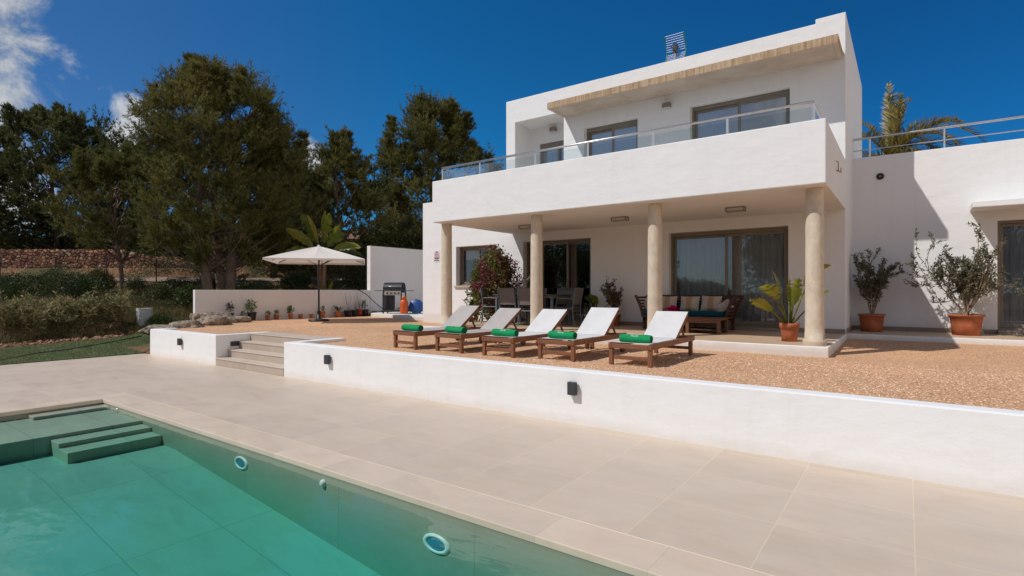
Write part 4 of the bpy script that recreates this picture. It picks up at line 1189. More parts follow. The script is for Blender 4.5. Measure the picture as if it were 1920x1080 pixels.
# ------------------------------------------------------------------ bench, tables, cushions
BX0, BX1, BY0, BY1 = -4.78, -2.80, 11.28, 12.02
t = empty('garden_bench', ((BX0 + BX1) / 2, (BY0 + BY1) / 2, FZ), 0, 'dark slatted wooden bench with flared arms under the right-hand porch window', 'bench')
hw, hd = (BX1 - BX0) / 2 - .12, (BY1 - BY0) / 2
MB().box(-hw, hw, -hd, hd - .05, .26, .30).build('seat', darkwood, t, bevel=.005)
MB().box(-hw, hw, -hd, -hd + .03, .18, .26).build('apron', darkwood, t, bevel=.004)
for x in (-hw + .035, hw - .035):
    for y in (-hd + .035, hd - .04): MB().box(x - .035, x + .035, y - .035, y + .035, 0, .258).build('leg', darkwood, t, bevel=.004)
b = MB()
for k in range(6): b.box(-hw + .04, hw - .04, hd - .055 + .012 * k, hd - .03 + .012 * k, .33 + .062 * k, .368 + .062 * k)
b.build('back_slats', darkwood, t)
for x in (-hw + .03, -.02, hw - .03): MB().beam((x, hd - .02, .28), (x, hd + .06, .72), .06, .03, (0, 1, 0)).build('back_post', darkwood, t)
MB().box(-hw - .14, hw + .14, hd + .022, hd + .075, .685, .735).build('top_rail', darkwood, t, bevel=.004)
for s in (-1, 1):
    b = MB()
    for k in range(6):
        z = .33 + .066 * k; fl = .17 * ((z - .26) / .46) ** 1.5
        b.box(min(s * (hw + fl), s * (hw + fl - .025)), max(s * (hw + fl), s * (hw + fl - .025)), -hd, hd - .03, z, z + .042)
    for y in (-hd + .02, hd - .06):
        pts = [(s * hw, y, .26), (s * (hw + .02), y, .38), (s * (hw + .08), y, .55), (s * (hw + .17), y, .73)]
        for p, q in zip(pts, pts[1:]): b.beam(p, q, .05, .045, (0, 1, 0))
    b.build('arm', darkwood, t)
def cushion(loc, size, rot, mat, label, grp=None, stripe=None, name='cushion', cat='cushion'):
    t = empty(name, loc, 0, label, cat, grp); t.rotation_euler = rot
    sx, sy, sz = size; n = 12; V = []; F = []
    def h(u, v): return max(0, (1 - (2*u-1)**4) * (1 - (2*v-1)**4)) ** .5
    for side in (1, -1):
        for i in range(n + 1):
            for j in range(n + 1):
                u, v = i / n, j / n
                pin = 1 - .05 * math.sin(PI * u) ; pin2 = 1 - .05 * math.sin(PI * v)
                V.append(((u - .5) * sx * pin2, side * sy / 2 * h(u, v), (v - .5) * sz * pin))
    for s in (0, 1):
        b = s * (n + 1) ** 2
        for i in range(n):
            for j in range(n):
                a = b + i * (n + 1) + j; f = (a, a + 1, a + n + 2, a + n + 1); F.append(f if s else tuple(reversed(f)))
    o = np_mesh('cover', np.array(V), np.array(F), mat, t, smooth=True)
    if stripe:
        V = []; F = []
        for i in range(5):
            for j in range(n + 1):
                u = .36 + .28 * i / 4; v = j / n
                V.append(((u - .5) * sx, -sy / 2 * h(u, v) - .003, (v - .5) * sz * (1 - .05 * math.sin(PI * u)) * .99))
        F = [(i*(n+1)+j, i*(n+1)+j+1, (i+1)*(n+1)+j+1, (i+1)*(n+1)+j) for i in range(4) for j in range(n)]
        np_mesh('stripe', np.array(V), np.array(F), stripe, t, smooth=True)
    return t
sz = FZ + .30
g = 'beige cushions on the bench'
cushion((-4.28, 11.80, sz + .245), (.40, .14, .34), (R(-14), 0, R(2)), beige_cloth, 'beige cushion with tan stripe standing on the bench, half behind the third column', g, tan_cloth)
cushion((-3.80, 11.80, sz + .245), (.42, .14, .34), (R(-14), 0, R(-2)), beige_cloth, 'beige cushion with tan stripe standing on the bench, the middle one of three', g, tan_cloth)
cushion((-3.35, 11.80, sz + .25), (.42, .14, .35), (R(-14), R(2), R(1)), beige_cloth, 'beige cushion with tan stripe standing on the bench, rightmost of three', g, tan_cloth)
cushion((-3.02, 11.52, sz + .20), (.34, .12, .20), (R(-8), R(-32), R(24)), beige_cloth, 'small beige cushion leaning tilted in the right corner of the bench', g)
cushion((-4.62, 11.50, sz + .20), (.34, .12, .22), (R(-8), R(36), R(-24)), beige_cloth, 'small beige cushion leaning tilted in the left corner of the bench', g)
def seat_cushion(x0, x1, label):
    t = MB().box(x0, x1, 11.30, 11.70, 0, .105).build('seat_cushion', teal_cloth, None, (0, 0, sz + .001), bevel=.03, seg=4)
    tag(t, label, 'cushion')
seat_cushion(-3.86, -2.96, 'teal seat cushion on the right half of the bench')
seat_cushion(-4.72, -3.90, 'teal seat cushion on the left half of the bench, mostly behind a lounger')

def low_table(loc, sx, sy, h, label):
    t = empty('coffee_table', loc, 0, label, 'table', 'low wooden tables before the bench')
    MB().box(-sx, sx, -sy, sy, h - .035, h).build('tabletop', tablewood, t, bevel=.005)
    for x in (-sx + .035, sx - .035):
        for y in (-sy + .035, sy - .035): MB().box(x - .03, x + .03, y - .03, y + .03, 0, h - .036).build('leg', tablewood, t, bevel=.004)
    b = MB()
    for y in (-sy + .022, sy - .022): b.box(-sx + .066, sx - .066, y - .011, y + .011, h - .09, h - .036)
    b.build('apron', tablewood, t)
    MB().box(-sx + .03, sx - .03, -sy + .03, sy - .03, .07, .09).build('shelf', darkwood, t)
    return t
low_table((-3.18, 10.92, FZ), .33, .30, .30, 'low red-brown wooden table in front of the bench, the right one')
low_table((-3.83, 10.86, FZ), .28, .28, .30, 'low red-brown wooden table in front of the bench, left one behind the rightmost lounger')
t = empty('flower_bowl', (-3.86, 10.9, FZ + .30), 0, 'bright pink flowers in a bowl on the left low table', 'flowers')
MB().lathe([(.0001, 0), (.05, 0), (.09, .07), (.084, .07), (.045, .012), (.0001, .01)], 20).build('bowl', white_paint, t)
rng = np.random.default_rng(77)
V, F = bush_crown(rng, 260, (.12, .12, .10), 6, (.05, .04), .6, .5, .6); np_mesh('flowers', V + np.array([0, 0, .06]), F, leaf_mat('hot_pink_petals', [(.45, .01, .10), (.75, .03, .22)], .3, .6, .2, 3), t)
# ------------------------------------------------------------------ garden wall, barbecue corner
def wall_strip(name, pts, z0, z1, th, mat, label):
    """rendered wall along a polyline"""
    mb = MB(); n = len(pts); A = []; B = []
    for i in range(n):
        d = (Vector(pts[min(i+1, n-1)]) - Vector(pts[max(i-1, 0)])).normalized()
        s = Vector((d.y, -d.x))
        A.append(Vector(pts[i]) + s * th / 2); B.append(Vector(pts[i]) - s * th / 2)
    V = []
    for i in range(n): V += [(*A[i], z0), (*B[i], z0), (*B[i], z1), (*A[i], z1)]
    F = [(0, 1, 2, 3), tuple(4 * (n - 1) + k for k in (3, 2, 1, 0))]
    for i in range(n - 1):
        a, b = 4 * i, 4 * (i + 1)
        F += [(a, b, b+1, a+1), (a+1, b+1, b+2, a+2), (a+2, b+2, b+3, a+3), (a+3, b+3, b, a)]
    o = mb.add(V, F).build(name, mat, None, bevel=.012)
    bm = bmesh.new(); bm.from_mesh(o.data); bmesh.ops.recalc_face_normals(bm, faces=bm.faces); bm.to_mesh(o.data); bm.free()
    tag(o, label, 'wall'); return o
wall_strip('garden_wall', [(-18.38, 8.1), (-17.72, 13.2), (-17.70, 14.497)], .2, 1.575, .19, plaster_gard, 'low white rendered wall behind the parasol and the row of small pots')
wall_strip('privacy_wall', [(-17.70, 14.50), (-17.55, 20.5)], .2, 3.37, .22, plaster_gard, 'tall white rendered wall behind the barbecue')
p = MB(); poly = [(-16.9, 13.95), (-16.3, 13.7), (-13.4, 13.1), (-12.64, 13.05), (-12.64, 19), (-17.4, 19), (-17.5, 14.6)]
n = len(poly)
p.add([(x, y, .4) for x, y in poly] + [(x, y, .675) for x, y in poly], [tuple(range(n - 1, -1, -1)), tuple(range(n, 2 * n))] + [(i, (i+1) % n, n + (i+1) % n, n + i) for i in range(n)])
o = p.build('patio', plaster_slab, None, bevel=.015); tag(o, kind='structure')

t = empty('barbecue', (-16.0, 14.35, .675), R(28), 'black gas barbecue with side shelves and steel control panel against the tall wall', 'barbecue')
BQ = t
MB().box(-.36, .36, -.26, .26, .08, .14).build('bottom_shelf', black_metal, t, bevel=.008)
for x in (-.36, .36):
    for y in (-.24, .24): MB().box(x - .022, x + .022, y - .022, y + .022, 0, .80).build('leg', black_metal, t, bevel=.004)
MB().box(-.338, -.06, .20, .22, .14, .72).box(-.338, -.325, -.22, .20, .14, .72).build('cabinet_panel', simple('grey_panel', (.12, .12, .13), .5, .1, 6), t)
MB().box(-.37, .37, -.27, .27, .80, .90).build('firebox', black_metal, t, bevel=.01)
cp = MB().box(-.28, .36, -.315, -.272, .70, .86).build('control_panel', chrome, t, bevel=.006)
for k in range(4): MB().lathe([(.028, 0), (.028, .03), (.0001, .032)], 14, m=Matrix.Translation((-.17 + .15 * k, -.3155, .78)) @ Matrix.Rotation(R(90), 4, 'X')).build('knob', black_metal, cp)
V = []; F = []; N = 10
for sx in (-.37, .37):
    for i in range(N + 1):
        a = PI * i / N; V.append((sx, -.26 * math.cos(a), .902 + .29 * math.sin(a) ** .8))
F = [(i, i + 1, N + 2 + i, N + 1 + i) for i in range(N)] + [tuple(range(N, -1, -1)), tuple(range(N + 1, 2 * N + 2))]
ld = MB().add(V, F).build('lid', black_metal, t, bevel=.006)
MB().tube([(-.24, -.27, 1.03), (-.24, -.31, 1.04), (.24, -.31, 1.04), (.24, -.27, 1.03)], .012, 8).build('handle', chrome, ld)
for s in (-1, 1): MB().box(min(s * .39, s * .72), max(s * .39, s * .72), -.24, .24, .86, .885).build('side_shelf', black_metal, t, bevel=.006)
for x in (.1, .25): MB().box(x - .06, x + .06, -.10, .06, .14, .20).build('tray', chrome, t)
t = empty('gas_bottle', (-15.36, 14.25, .675), 0, 'orange gas bottle standing right of the barbecue', 'gas bottle')
MB().lathe([(.0001, 0), (.13, 0), (.15, .03), (.152, .42), (.13, .50), (.07, .55), (.05, .56)], 28).build('bottle', gas_orange, t)
ortho_c = MB().lathe([(.085, .54), (.09, .54), (.092, .66), (.086, .66), (.085, .54)], 20).build('collar', gas_orange, t)
MB().tube([(0, 0, .55), (0, 0, .62)], .02, 10).build('valve', chrome, t)
t = empty('hose_reel', (-15.08, 14.62, .675), R(35), 'round blue plastic reel with green hose on the patio behind the house corner', 'hose reel')
m = Matrix.Translation((0, 0, .38)) @ Matrix.Rotation(R(78), 4, 'X') @ Matrix.Rotation(R(0), 4, 'Z')
MB().lathe([(.0001, -.10), (.36, -.10), (.38, -.08), (.38, -.05), (.20, -.04), (.20, .04), (.38, .05), (.38, .08), (.36, .10), (.0001, .10)], 28, m=m).build('reel', blue_plastic, t)
pts = []
for i in range(130):
    a = i / 129 * 2 * PI * 6; q = .26 + .03 * math.sin(i * .37); pts.append(m @ Vector((q * math.cos(a), q * math.sin(a), -.05 + .1 * (i % 22) / 22)))
pts += [Vector((-.25, -.25, .1)), Vector((-.35, -.5, .02)), Vector((-.1, -.7, .015)), Vector((.2, -.75, .015))]
MB().tube(pts, .016, 6).build('hose', green_plastic, t)
MB().box(-.22, .22, -.16, .16, 0, .05).box(-.2, -.16, -.13, .13, .05, .40).box(.16, .2, -.13, .13, .05, .40).build('stand', blue_plastic, t)
t.scale = (.72, .72, .72)
o = MB().tube([(-17.58, 13.75, 1.60), (-17.5, 13.9, 1.56), (-17.3, 14.1, 1.38), (-17.05, 14.25, 1.1), (-16.8, 14.38, .88), (-16.6, 14.45, .76), (-16.35, 14.5, .72)], .016, 8).build('gas_hose', hose_mat)
tag(o, 'dark flexible pipe sagging from the low wall top down to the barbecue', 'pipe')
t = empty('potted_flower', (-14.62, 14.95, .675), 0, 'small pot with pinkish flowers at the house corner beside the blue reel', 'potted plant')
lathe_pot('pot', t, terracotta_dark, .12, .09, .22, .03)
rng = np.random.default_rng(61); V, F = bush_crown(rng, 400, (.18, .18, .36), 6, (.06, .03), .6, .5, .3); np_mesh('foliage', V + np.array([0, 0, .2]), F, pot_leaf, t)
V, F = bush_crown(rng, 120, (.19, .19, .38), 6, (.04, .035), .6, .6, .8); np_mesh('flowers', V + np.array([0, 0, .22]), F, boug_flower, t)

# small pots along the low wall
WP = lambda y: (-18.38 + (y - 8.1) * .129 if y < 13.2 else -17.71)
def wall_pot(y, mat, r, h, plant, label, off=.24, seed=0):
    t = empty('plant_pot', (WP(y) + .10 + off, y, GZ + .002), seed * .7, label, 'plant pot', 'small plant pots along the low wall')
    lathe_pot('pot', t, mat, r, r * .74, h, h * .22)
    rng = np.random.default_rng(100 + seed)
    if plant == 'leafy':
        V, F = bush_crown(rng, 170, (r * 1.5, r * 1.5, r * 2.4), 5, (.085, .034), .9, .5, .3); np_mesh('foliage', V + np.array([0, 0, h * .75]), F, pot_leaf_green, t)
    elif plant == 'small':
        V, F = bush_crown(rng, 70, (r * .9, r * .9, r * 1.4), 4, (.06, .028), .9, .5, .3); np_mesh('foliage', V + np.array([0, 0, h * .8]), F, pot_leaf_green, t)
    elif plant == 'dark':
        V, F = bush_crown(rng, 110, (r * 1.2, r * 1.2, r * 2.2), 5, (.08, .03), .9, .5, .3); np_mesh('foliage', V + np.array([0, 0, h * .75]), F, bush_leaf, t)
    elif plant == 'twigs':
        mb = MB(); mb.lathe([(.012, h - .06), (.012, h + .01), (.0001, h + .012)], 8)
        for k in range(9):
            a = rng.uniform(0, 2 * PI); s = rng.uniform(.1, .4); L = rng.uniform(.3, .75)
            mb.tube([(0, 0, h - .05), (math.cos(a) * s * L * .5, math.sin(a) * s * L * .5, h + L * .5), (math.cos(a) * s * L, math.sin(a) * s * L, h + L)], [.006, .004, .002], 4)
        mb.build('twigs', twig_mat, t)
    elif plant == 'yellow':
        v_, f_ = [], []
        for k in range(8):
            a = rng.uniform(0, 2 * PI); s = rng.uniform(.4, 1.1)
            paddle(v_, f_, (0, 0, h - .03), (math.cos(a) * s, math.sin(a) * s, 1), .10, .24, .09, .6, rng.uniform(-.8, .8))
        MB().add(v_, f_, True).build('foliage', pot_leaf_green, t)
def pix_y(u):  # y on the wall foot seen at photo column u
    lo, hi = 8.0, 14.4
    for _ in range(40):
        y = (lo + hi) / 2; x = WP(y) + .34; d = -x * sT + y * cT; uu = 960 + 1021 * (x * cT + y * sT) / d
        if uu < u: lo = y
        else: hi = y
    return y
PW = [(431, plastic_black, .13, .26, 'dark', 'black plastic pot with a dark seedling, leftmost of the row and next to the boulders'),
      (455, terracotta, .085, .15, 'small', 'tiny terracotta pot between the two black pots near the boulders'),
      (473, plastic_black, .15, .27, 'leafy', 'larger black pot with a bright leafy plant, third along the low wall'),
      (501, terracotta, .085, .14, 'small', 'tiny terracotta pot with a low sprout, fourth along the low wall'),
      (519, terracotta, .095, .15, 'small', 'terracotta pot just right of the tiny fourth one, fifth along the low wall'),
      (544, terracotta, .085, .17, 'leafy', 'terracotta pot with a tall bright sprout, sixth along the low wall'),
      (564, terracotta, .085, .14, 'none', 'bare small terracotta pot, seventh along the low wall'),
      (583, terracotta, .085, .14, 'none', 'bare small terracotta pot, last before the parasol pole'),
      (605, terracotta, .11, .22, 'small', 'terracotta pot directly behind the parasol pole'),
      (634, terracotta, .15, .20, 'yellow', 'wide terracotta bowl with a yellow-green rosette right of the parasol'),
      (653, plastic_black, .15, .24, 'twigs', 'black pot with bare twigs, right after the yellow-green plant'),
      (665, plastic_black, .14, .24, 'twigs', 'black pot with tall bare twigs beside the red pot'),
      (674, simple('red_plastic', (.38, .035, .02), .5, .15, 6), .14, .27, 'twigs', 'red plastic pot with thin bare twigs'),
      (684, plastic_black, .14, .25, 'dark', 'black pot just right of the red pot'),
      (695, terracotta, .11, .16, 'none', 'small empty terracotta pot nearest the barbecue patio')]
for k, (u, m_, r, h, pl, lab) in enumerate(PW):
    wall_pot(pix_y(u) if u < 690 else 14.55, m_, r, h, pl, lab, off=.22 + .04 * (k % 2), seed=k)

# ------------------------------------------------------------------ boulders, tank, track, stone wall, fence
def boulder(loc, size, seed, label, rz=0):
    bm = bmesh.new(); bmesh.ops.create_icosphere(bm, subdivisions=4, radius=1)
    for v in bm.verts:
        n1 = mnoise.noise(v.co * 1.1 + Vector((seed * 7.1, 0, 0))); n2 = mnoise.noise(v.co * 3.2 + Vector((seed * 3, 5, 0)))
        q = 1 + .42 * n1 + .17 * n2 + .06 * mnoise.noise(v.co * 8)
        v.co = Vector((v.co.x * size[0], v.co.y * size[1], v.co.z * size[2])) * q
        if v.co.z > size[2] * .62: v.co.z = size[2] * .62 + (v.co.z - size[2] * .62) * .35
    for f in bm.faces: f.smooth = True
    me = bpy.data.meshes.new('boulder'); bm.to_mesh(me); bm.free()
    o = link_mesh('boulder', me, rock_mat, None, loc); o.rotation_euler = (0, 0, rz)
    tag(o, label, 'boulder', 'boulders at the end of the gravel')
boulder((-15.75, 6.75, .52), (.52, .36, .30), 1, 'long flat grey boulder nearest the short retaining wall', R(40))
boulder((-16.45, 7.75, .58), (.52, .42, .33), 2, 'brownish grey boulder behind the flat one, second from the retaining wall', R(20))
boulder((-17.35, 8.25, .60), (.60, .42, .40), 3, 'tallest grey boulder at the left end of the low white wall', R(70))
boulder((-17.35, 9.0, .56), (.42, .34, .25), 4, 'rounded boulder closest to the leftmost black pot', R(10))
boulder((-17.2, 6.75, .40), (.34, .26, .2), 5, 'small brown stone on the bank left of the boulders', R(10))
boulder((-18.5, 7.1, .36), (.40, .28, .2), 6, 'low brown stone on the bank nearest the concrete tank', R(50))
t = empty('concrete_tank', (-22.45, 8.2, 0), .3, 'grey concrete cylinder standing upright in the scrub beside the lawn', 'concrete pipe')
t.location.z = zb(-22.45, 8.2) - .1
MB().lathe([(.23, 0), (.265, .75), (.26, .77), (.225, .77), (.215, .70), (.2, .2)], 12).build('shell', concrete, t)
MB().lathe([(.0001, .69), (.214, .69)], 12).build('fill', soil_mat, t)

def ray_at(u, d): # ground point below photo column u at heading distance d
    l = (u - 960) / 1021 * d
    return l * cT - d * sT, l * sT + d * cT
def strip(name, us, d0, d1, dz, mat):
    V = []; F = []
    for u in us:
        for k in range(4):
            d = d0 + (d1 - d0) * k / 3; x, y = ray_at(u, d); V.append((x, y, zb(x, y) + dz))
    for i in range(len(us) - 1):
        for k in range(3): a = i * 4 + k; F.append((a, a + 4, a + 5, a + 1))
    return np_mesh(name, np.array(V), np.array(F), mat, smooth=True)
tag(strip('dirt_track', list(range(180, 800, 20)), 28.6, 29.7, .05, road_mat), kind='structure')
# stone wall: a prism that steps down at its right end, rough on its face
def stone_wall():
    us = np.linspace(-140, 440, 140); V = []; F = []
    for i, u in enumerate(us):
        d = 31.2; x, y = ray_at(u, d); zg = 2.15
        top = 3.93 if u < 232 else max(2.75, 3.93 - (u - 232) / 100 * .85)
        top += .05 * mnoise.noise((u * .11, 0, 0)) + .02 * mnoise.noise((u * .5, 3, 0))
        for k in range(9):
            z = zg + (top - zg) * k / 8
            q = .07 * mnoise.noise((u * .09, z * 3, 1)) + .05 * k / 8
            xx, yy = ray_at(u, d + q); V.append((xx, yy, z))
        xx, yy = ray_at(u, d + .6); V.append((xx, yy, top - .01))
        V.append((xx, yy, zg))
    for i in range(len(us) - 1):
        for k in range(10): a = i * 11 + k; F.append((a, a + 11, a + 12, a + 1))
    o = np_mesh('stone_wall', np.array(V), np.array(F), stonewall_mat)
    tag(o, 'long reddish rubble stone wall behind the shrubs at the far left', 'wall')
stone_wall()
t = empty('wire_fence', (0, 0, 0), 0, 'dark wire fence with thin posts before the rubble stone wall', 'fence')
us = [-60, 0, 104, 200, 293, 376]
for u in us:
    x, y = ray_at(u, 28.6 if u < 300 else 27.5); z = zb(x, y); MB().tube([(x, y, z - .1), (x, y, z + (1.35 if u < 290 else 1.25))], .032, 8).build('post', dark_metal, t)
for k in range(4):
    b = MB()
    for a, c in zip(us, us[1:]):
        xa, ya = ray_at(a, 28.6 if a < 300 else 27.5); xc, yc = ray_at(c, 28.6 if c < 300 else 27.5)
        b.tube([(xa, ya, zb(xa, ya) + .2 + .33 * k), (xc, yc, zb(xc, yc) + .2 + .33 * k)], .004, 4)
    b.build('wire', dark_metal, t)
# far neighbour's house
x, y = ray_at(668, 43); t = empty('cottage', (x, y, zb(x, y) - .2), R(50), 'tile-roofed cottage half hidden by pines beyond the tall white wall', 'house')
MB().box(-2.6, 2.6, -2, 2, 0, 1.75).build('wall', simple('ochre_wall', (.30, .25, .19), .9, .2, 2), t)
rf = MB().add([(-2.9, -2.4, 1.65), (2.9, -2.4, 1.65), (2.9, 0, 2.55), (-2.9, 0, 2.55), (-2.9, 2.4, 1.65), (2.9, 2.4, 1.65)], [(0, 1, 2, 3), (3, 2, 5, 4), (0, 3, 4), (1, 5, 2)]).build('roof', roof_tile, t)
ck = MB().box(1.7, 2.25, -.9, -.35, 1.9, 2.95).build('chimney', simple('chimney_render', (.45, .40, .34), .9, .2, 2), rf)

# ------------------------------------------------------------------ pines
def pine(name, loc, height, crown_r, crown_lo, prof, seed, label, group=None, n_clumps=90, tufts=190, leafm=pine_leaf, trunks=1, sparse=1.0, lean=(0, 0), nl=(.20, .040), tr=.22, csize=(.55, .95)):
    rng = np.random.default_rng(seed)
    t = empty(name, loc, 0, label, 'tree', group)
    mb = MB(); heads = []
    for k in range(trunks):
        a = 2.2 * k + rng.uniform(0, .5); off = Vector((math.cos(a), math.sin(a), 0)) * (.30 if trunks > 1 else 0)
        pts = []; n = 10
        for i in range(n + 1):
            f = i / n; sp = (1.0 + 2.2 * f) if trunks > 1 else 1
            pts.append(Vector((off.x * sp + lean[0] * f * f + .18 * math.sin(f * 5 + k), off.y * sp + lean[1] * f * f + .18 * math.cos(f * 4 + k) - .18, -.3 + (height * (.88 if k == 0 else .78) + .3) * f)))
        mb.tube(pts, [tr * (1 - .88 * (i / n) ** .85) * (1.25 if i == 0 else 1) for i in range(n + 1)], 10); heads.append(pts)
    C = []; S = []
    for k in range(n_clumps):
        f = rng.uniform(0, 1) ** .85
        z = crown_lo + (height - crown_lo) * f
        rmax = crown_r * np.interp(f, prof[0], prof[1]); a = rng.uniform(0, 2 * PI)
        rmax *= 1 + .62 * mnoise.noise((math.cos(a) * 1.5 + seed * 3.7, math.sin(a) * 1.5, z * .6))
        q = rmax * math.sqrt(rng.uniform(.12, 1.0))
        if f > .3 and q > rmax * .45 and mnoise.noise((q * math.cos(a) * .7 + seed, q * math.sin(a) * .7, z * .7)) < -.22: continue
        C.append((q * math.cos(a) + lean[0] * f * f, q * math.sin(a) + lean[1] * f * f, z)); S.append(rng.uniform(*csize) * (1.0 if q > rmax * .6 else .9))
    n_clumps = len(C)
    for i, c in enumerate(C):
        if i % 2: continue
        tk = heads[i % trunks]; zt = max(crown_lo * .75, c[2] - rng.uniform(.8, 2.4)); base = min(tk, key=lambda p: abs(p.z - zt)); cc = Vector(c)
        m1 = base.lerp(cc, .5) + Vector((rng.normal(0, .15), rng.normal(0, .15), -.12))
        r0 = .05 if (cc - base).length > 1.6 else .035
        mb.tube([base, m1, cc, cc + (cc - m1).normalized() * .35 + Vector((0, 0, .2))], [r0, r0 * .6, r0 * .3, .006], 5, cap=False)
    mb.build('trunk', bark if leafm is pine_leaf else bark_dark, t)
    for k in range(int(n_clumps * .12)):
        f = rng.uniform(.62, .98); a = rng.uniform(0, 2 * PI); q = crown_r * np.interp(f, prof[0], prof[1]) * rng.uniform(.55, 1.08)
        z = crown_lo + (height - crown_lo) * f
        for e in range(3): C.append((q * math.cos(a) + lean[0] * f * f + .06 * e * math.cos(a), q * math.sin(a) + lean[1] * f * f, z + .38 * e)); S.append(csize[0] * (.85 - .2 * e))
    n_clumps = len(C)
    C = np.array(C); S = np.array(S)
    n = int(n_clumps * tufts * sparse)
    # each clump is a handful of upswept sprays, each spray a line of needle tufts
    nsp = 11; ns = n // 16
    ci = rng.integers(0, n_clumps, ns)
    d0 = rnd_dirs(rng, ns); d0[:, 2] = d0[:, 2] * .75 + .55; d0 = norm(d0)
    cen = np.array([0, 0, 0]); outw = norm(C[ci] * np.array([1, 1, .15]))
    d0 = norm(d0 + outw * .35)
    sp_len = S[ci] * rng.uniform(.55, 1.15, ns)
    P0 = C[ci] + rng.normal(0, .16, (ns, 3)) * S[ci][:, None]
    u = rng.uniform(.15, 1, (ns, 16))
    P = (P0[:, None, :] + d0[:, None, :] * (u * sp_len[:, None])[:, :, None] + np.array([0, 0, 1]) * ((u ** 2) * .18 * sp_len[:, None])[:, :, None] + rng.normal(0, .035, (ns, 16, 3))).reshape(-1, 3)
    dd = np.repeat(d0, 16, 0)
    m = len(P)
    P = np.repeat(P, 3, 0); dd = np.repeat(dd, 3, 0)
    D = norm(dd * .9 + rnd_dirs(rng, 3 * m) * .75 + np.array([0, 0, .35]))
    U = rnd_dirs(rng, 3 * m); Sd = norm(np.cross(D, U))
    L = rng.uniform(.7, 1.25, (3 * m, 1)) * nl[0]; W = nl[1] * rng.uniform(.7, 1.2, (3 * m, 1))
    V = np.stack([P - Sd * W / 2, P + Sd * W / 2, P + D * L], 1).reshape(-1, 3)
    np_mesh('crown', V, np.arange(3 * 3 * m).reshape(-1, 3), leafm, t)
    return t
ROUND = ([0, .12, .35, .6, .8, .93, 1], [.55, .88, 1.0, .92, .70, .42, .12])
DOME = ([0, .15, .4, .65, .85, 1], [.75, 1, .98, .85, .58, .2])
BIG = ([0, .1, .25, .5, .7, .86, 1], [.55, .85, 1, .96, .80, .62, .30])
CONE = ([0, .2, .5, .8, 1], [.7, 1, .8, .45, .1])
def ptree(u, d, topv, half, lov, seed, label, prof=ROUND, group='pines around the garden', **kw):
    x, y = ray_at(u, d); z = zb(x, y) - .1; csz = kw.get('csize', (.55, .95))[0]
    topz = 1.55 + (545 - topv) * d / 1021; loz = 1.55 + (545 - lov) * d / 1021
    return pine('pine_tree', (x, y, z), topz - z - .35 - csz * 1.05, half * d / 1021 * .93, loz - z + .25, prof, seed, label, group, **kw)
ptree(418, 24, 112, 172, 505, 7, 'largest pine with two leaning trunks, standing right behind the low white wall', BIG, n_clumps=300, tufts=420, trunks=3, tr=.25, nl=(.15, .023))
ptree(228, 26.5, 275, 104, 478, 12, 'small slender pine with a thin trunk in front of the stone wall', ROUND, n_clumps=110, tufts=290, tr=.12, csize=(.45, .8), nl=(.16, .027))
ptree(108, 37, 196, 165, 475, 3, 'big dark pine behind the stone wall, far left', ROUND, n_clumps=240, tufts=210, leafm=pine_leaf_far, nl=(.24, .05), csize=(.7, 1.2))
ptree(-45, 36, 235, 120, 475, 31, 'dark pine at the very left edge behind the stone wall', ROUND, n_clumps=90, tufts=200, leafm=pine_leaf_far, nl=(.26, .055), csize=(.7, 1.2))
ptree(640, 31, 238, 74, 475, 9, 'thin see-through pine between the largest one and the house', CONE, n_clumps=100, tufts=170, sparse=.8, nl=(.22, .042), csize=(.5, .85), tr=.16)
ptree(512, 30, 255, 92, 500, 14, 'dark-trunked pine just right of the largest pine, left of the parasol', ROUND, n_clumps=140, tufts=200, leafm=pine_leaf_far, nl=(.22, .045), tr=.2)
ptree(812, 37, 180, 126, 540, 41, 'tall broad pine behind the house roof terrace', BIG, n_clumps=290, tufts=300, nl=(.19, .036), csize=(.65, 1.1), tr=.3)
ptree(300, 42, 262, 120, 480, 51, 'dark pine behind the largest one, seen left of its crown', ROUND, n_clumps=90, tufts=200, leafm=pine_leaf_far, nl=(.3, .06), csize=(.8, 1.3))
ptree(720, 43, 330, 75, 500, 53, 'dark background pine behind the cottage, above the tall white wall', ROUND, n_clumps=70, tufts=190, leafm=pine_leaf_far, nl=(.3, .06), csize=(.8, 1.3))
ptree(560, 44, 310, 100, 480, 55, 'dark background pine behind the parasol plant, left of the thin pine', ROUND, n_clumps=80, tufts=190, leafm=pine_leaf_far, nl=(.3, .06), csize=(.8, 1.3))

# undergrowth mass behind and between the trunks
def far_wood(name, pts, seed, label, n_each, size, leafm, leaf=(.34, .12)):
    rng = np.random.default_rng(seed); VV = []; FF = []; b = 0
    for (x, y, z, sx, sz_) in pts:
        V, F = bush_crown(rng, n_each, (sx, sx, sz_), 9, leaf, .4, .6, .45)
        VV.append(V + np.array([x, y, z - .2])); FF.append(F + b); b += len(V)
    o = np_mesh(name, np.concatenate(VV), np.concatenate(FF), leafm); tag(o, label, 'undergrowth', kind='stuff'); return o
rng = np.random.default_rng(17); pts = []
for u in range(-120, 850, 26):
    for d0 in (38, 46, 54):
        uu = u + rng.uniform(-12, 12); d = d0 + rng.uniform(-2, 2); x, y = ray_at(uu, d)
        top = 1.55 + (545 - rng.uniform(405, 450)) * d / 1021; z = zb(x, y)
        if 560 < uu < 730: top -= 1.4
        pts.append((x, y, z, rng.uniform(1.3, 2.0), max(1.0, (top - z) / 1.45)))
far_wood('undergrowth', pts, 5, 'dark dense wood filling the background beneath the pines', 420, 1, pine_leaf_far)
pts = []
for k in range(70):
    x, y = ray_at(rng.uniform(225, 720), rng.uniform(22.6, 28.2)); 
    if x > -18.6: continue
    pts.append((x, y, zb(x, y), rng.uniform(.35, .8), rng.uniform(.25, .55)))
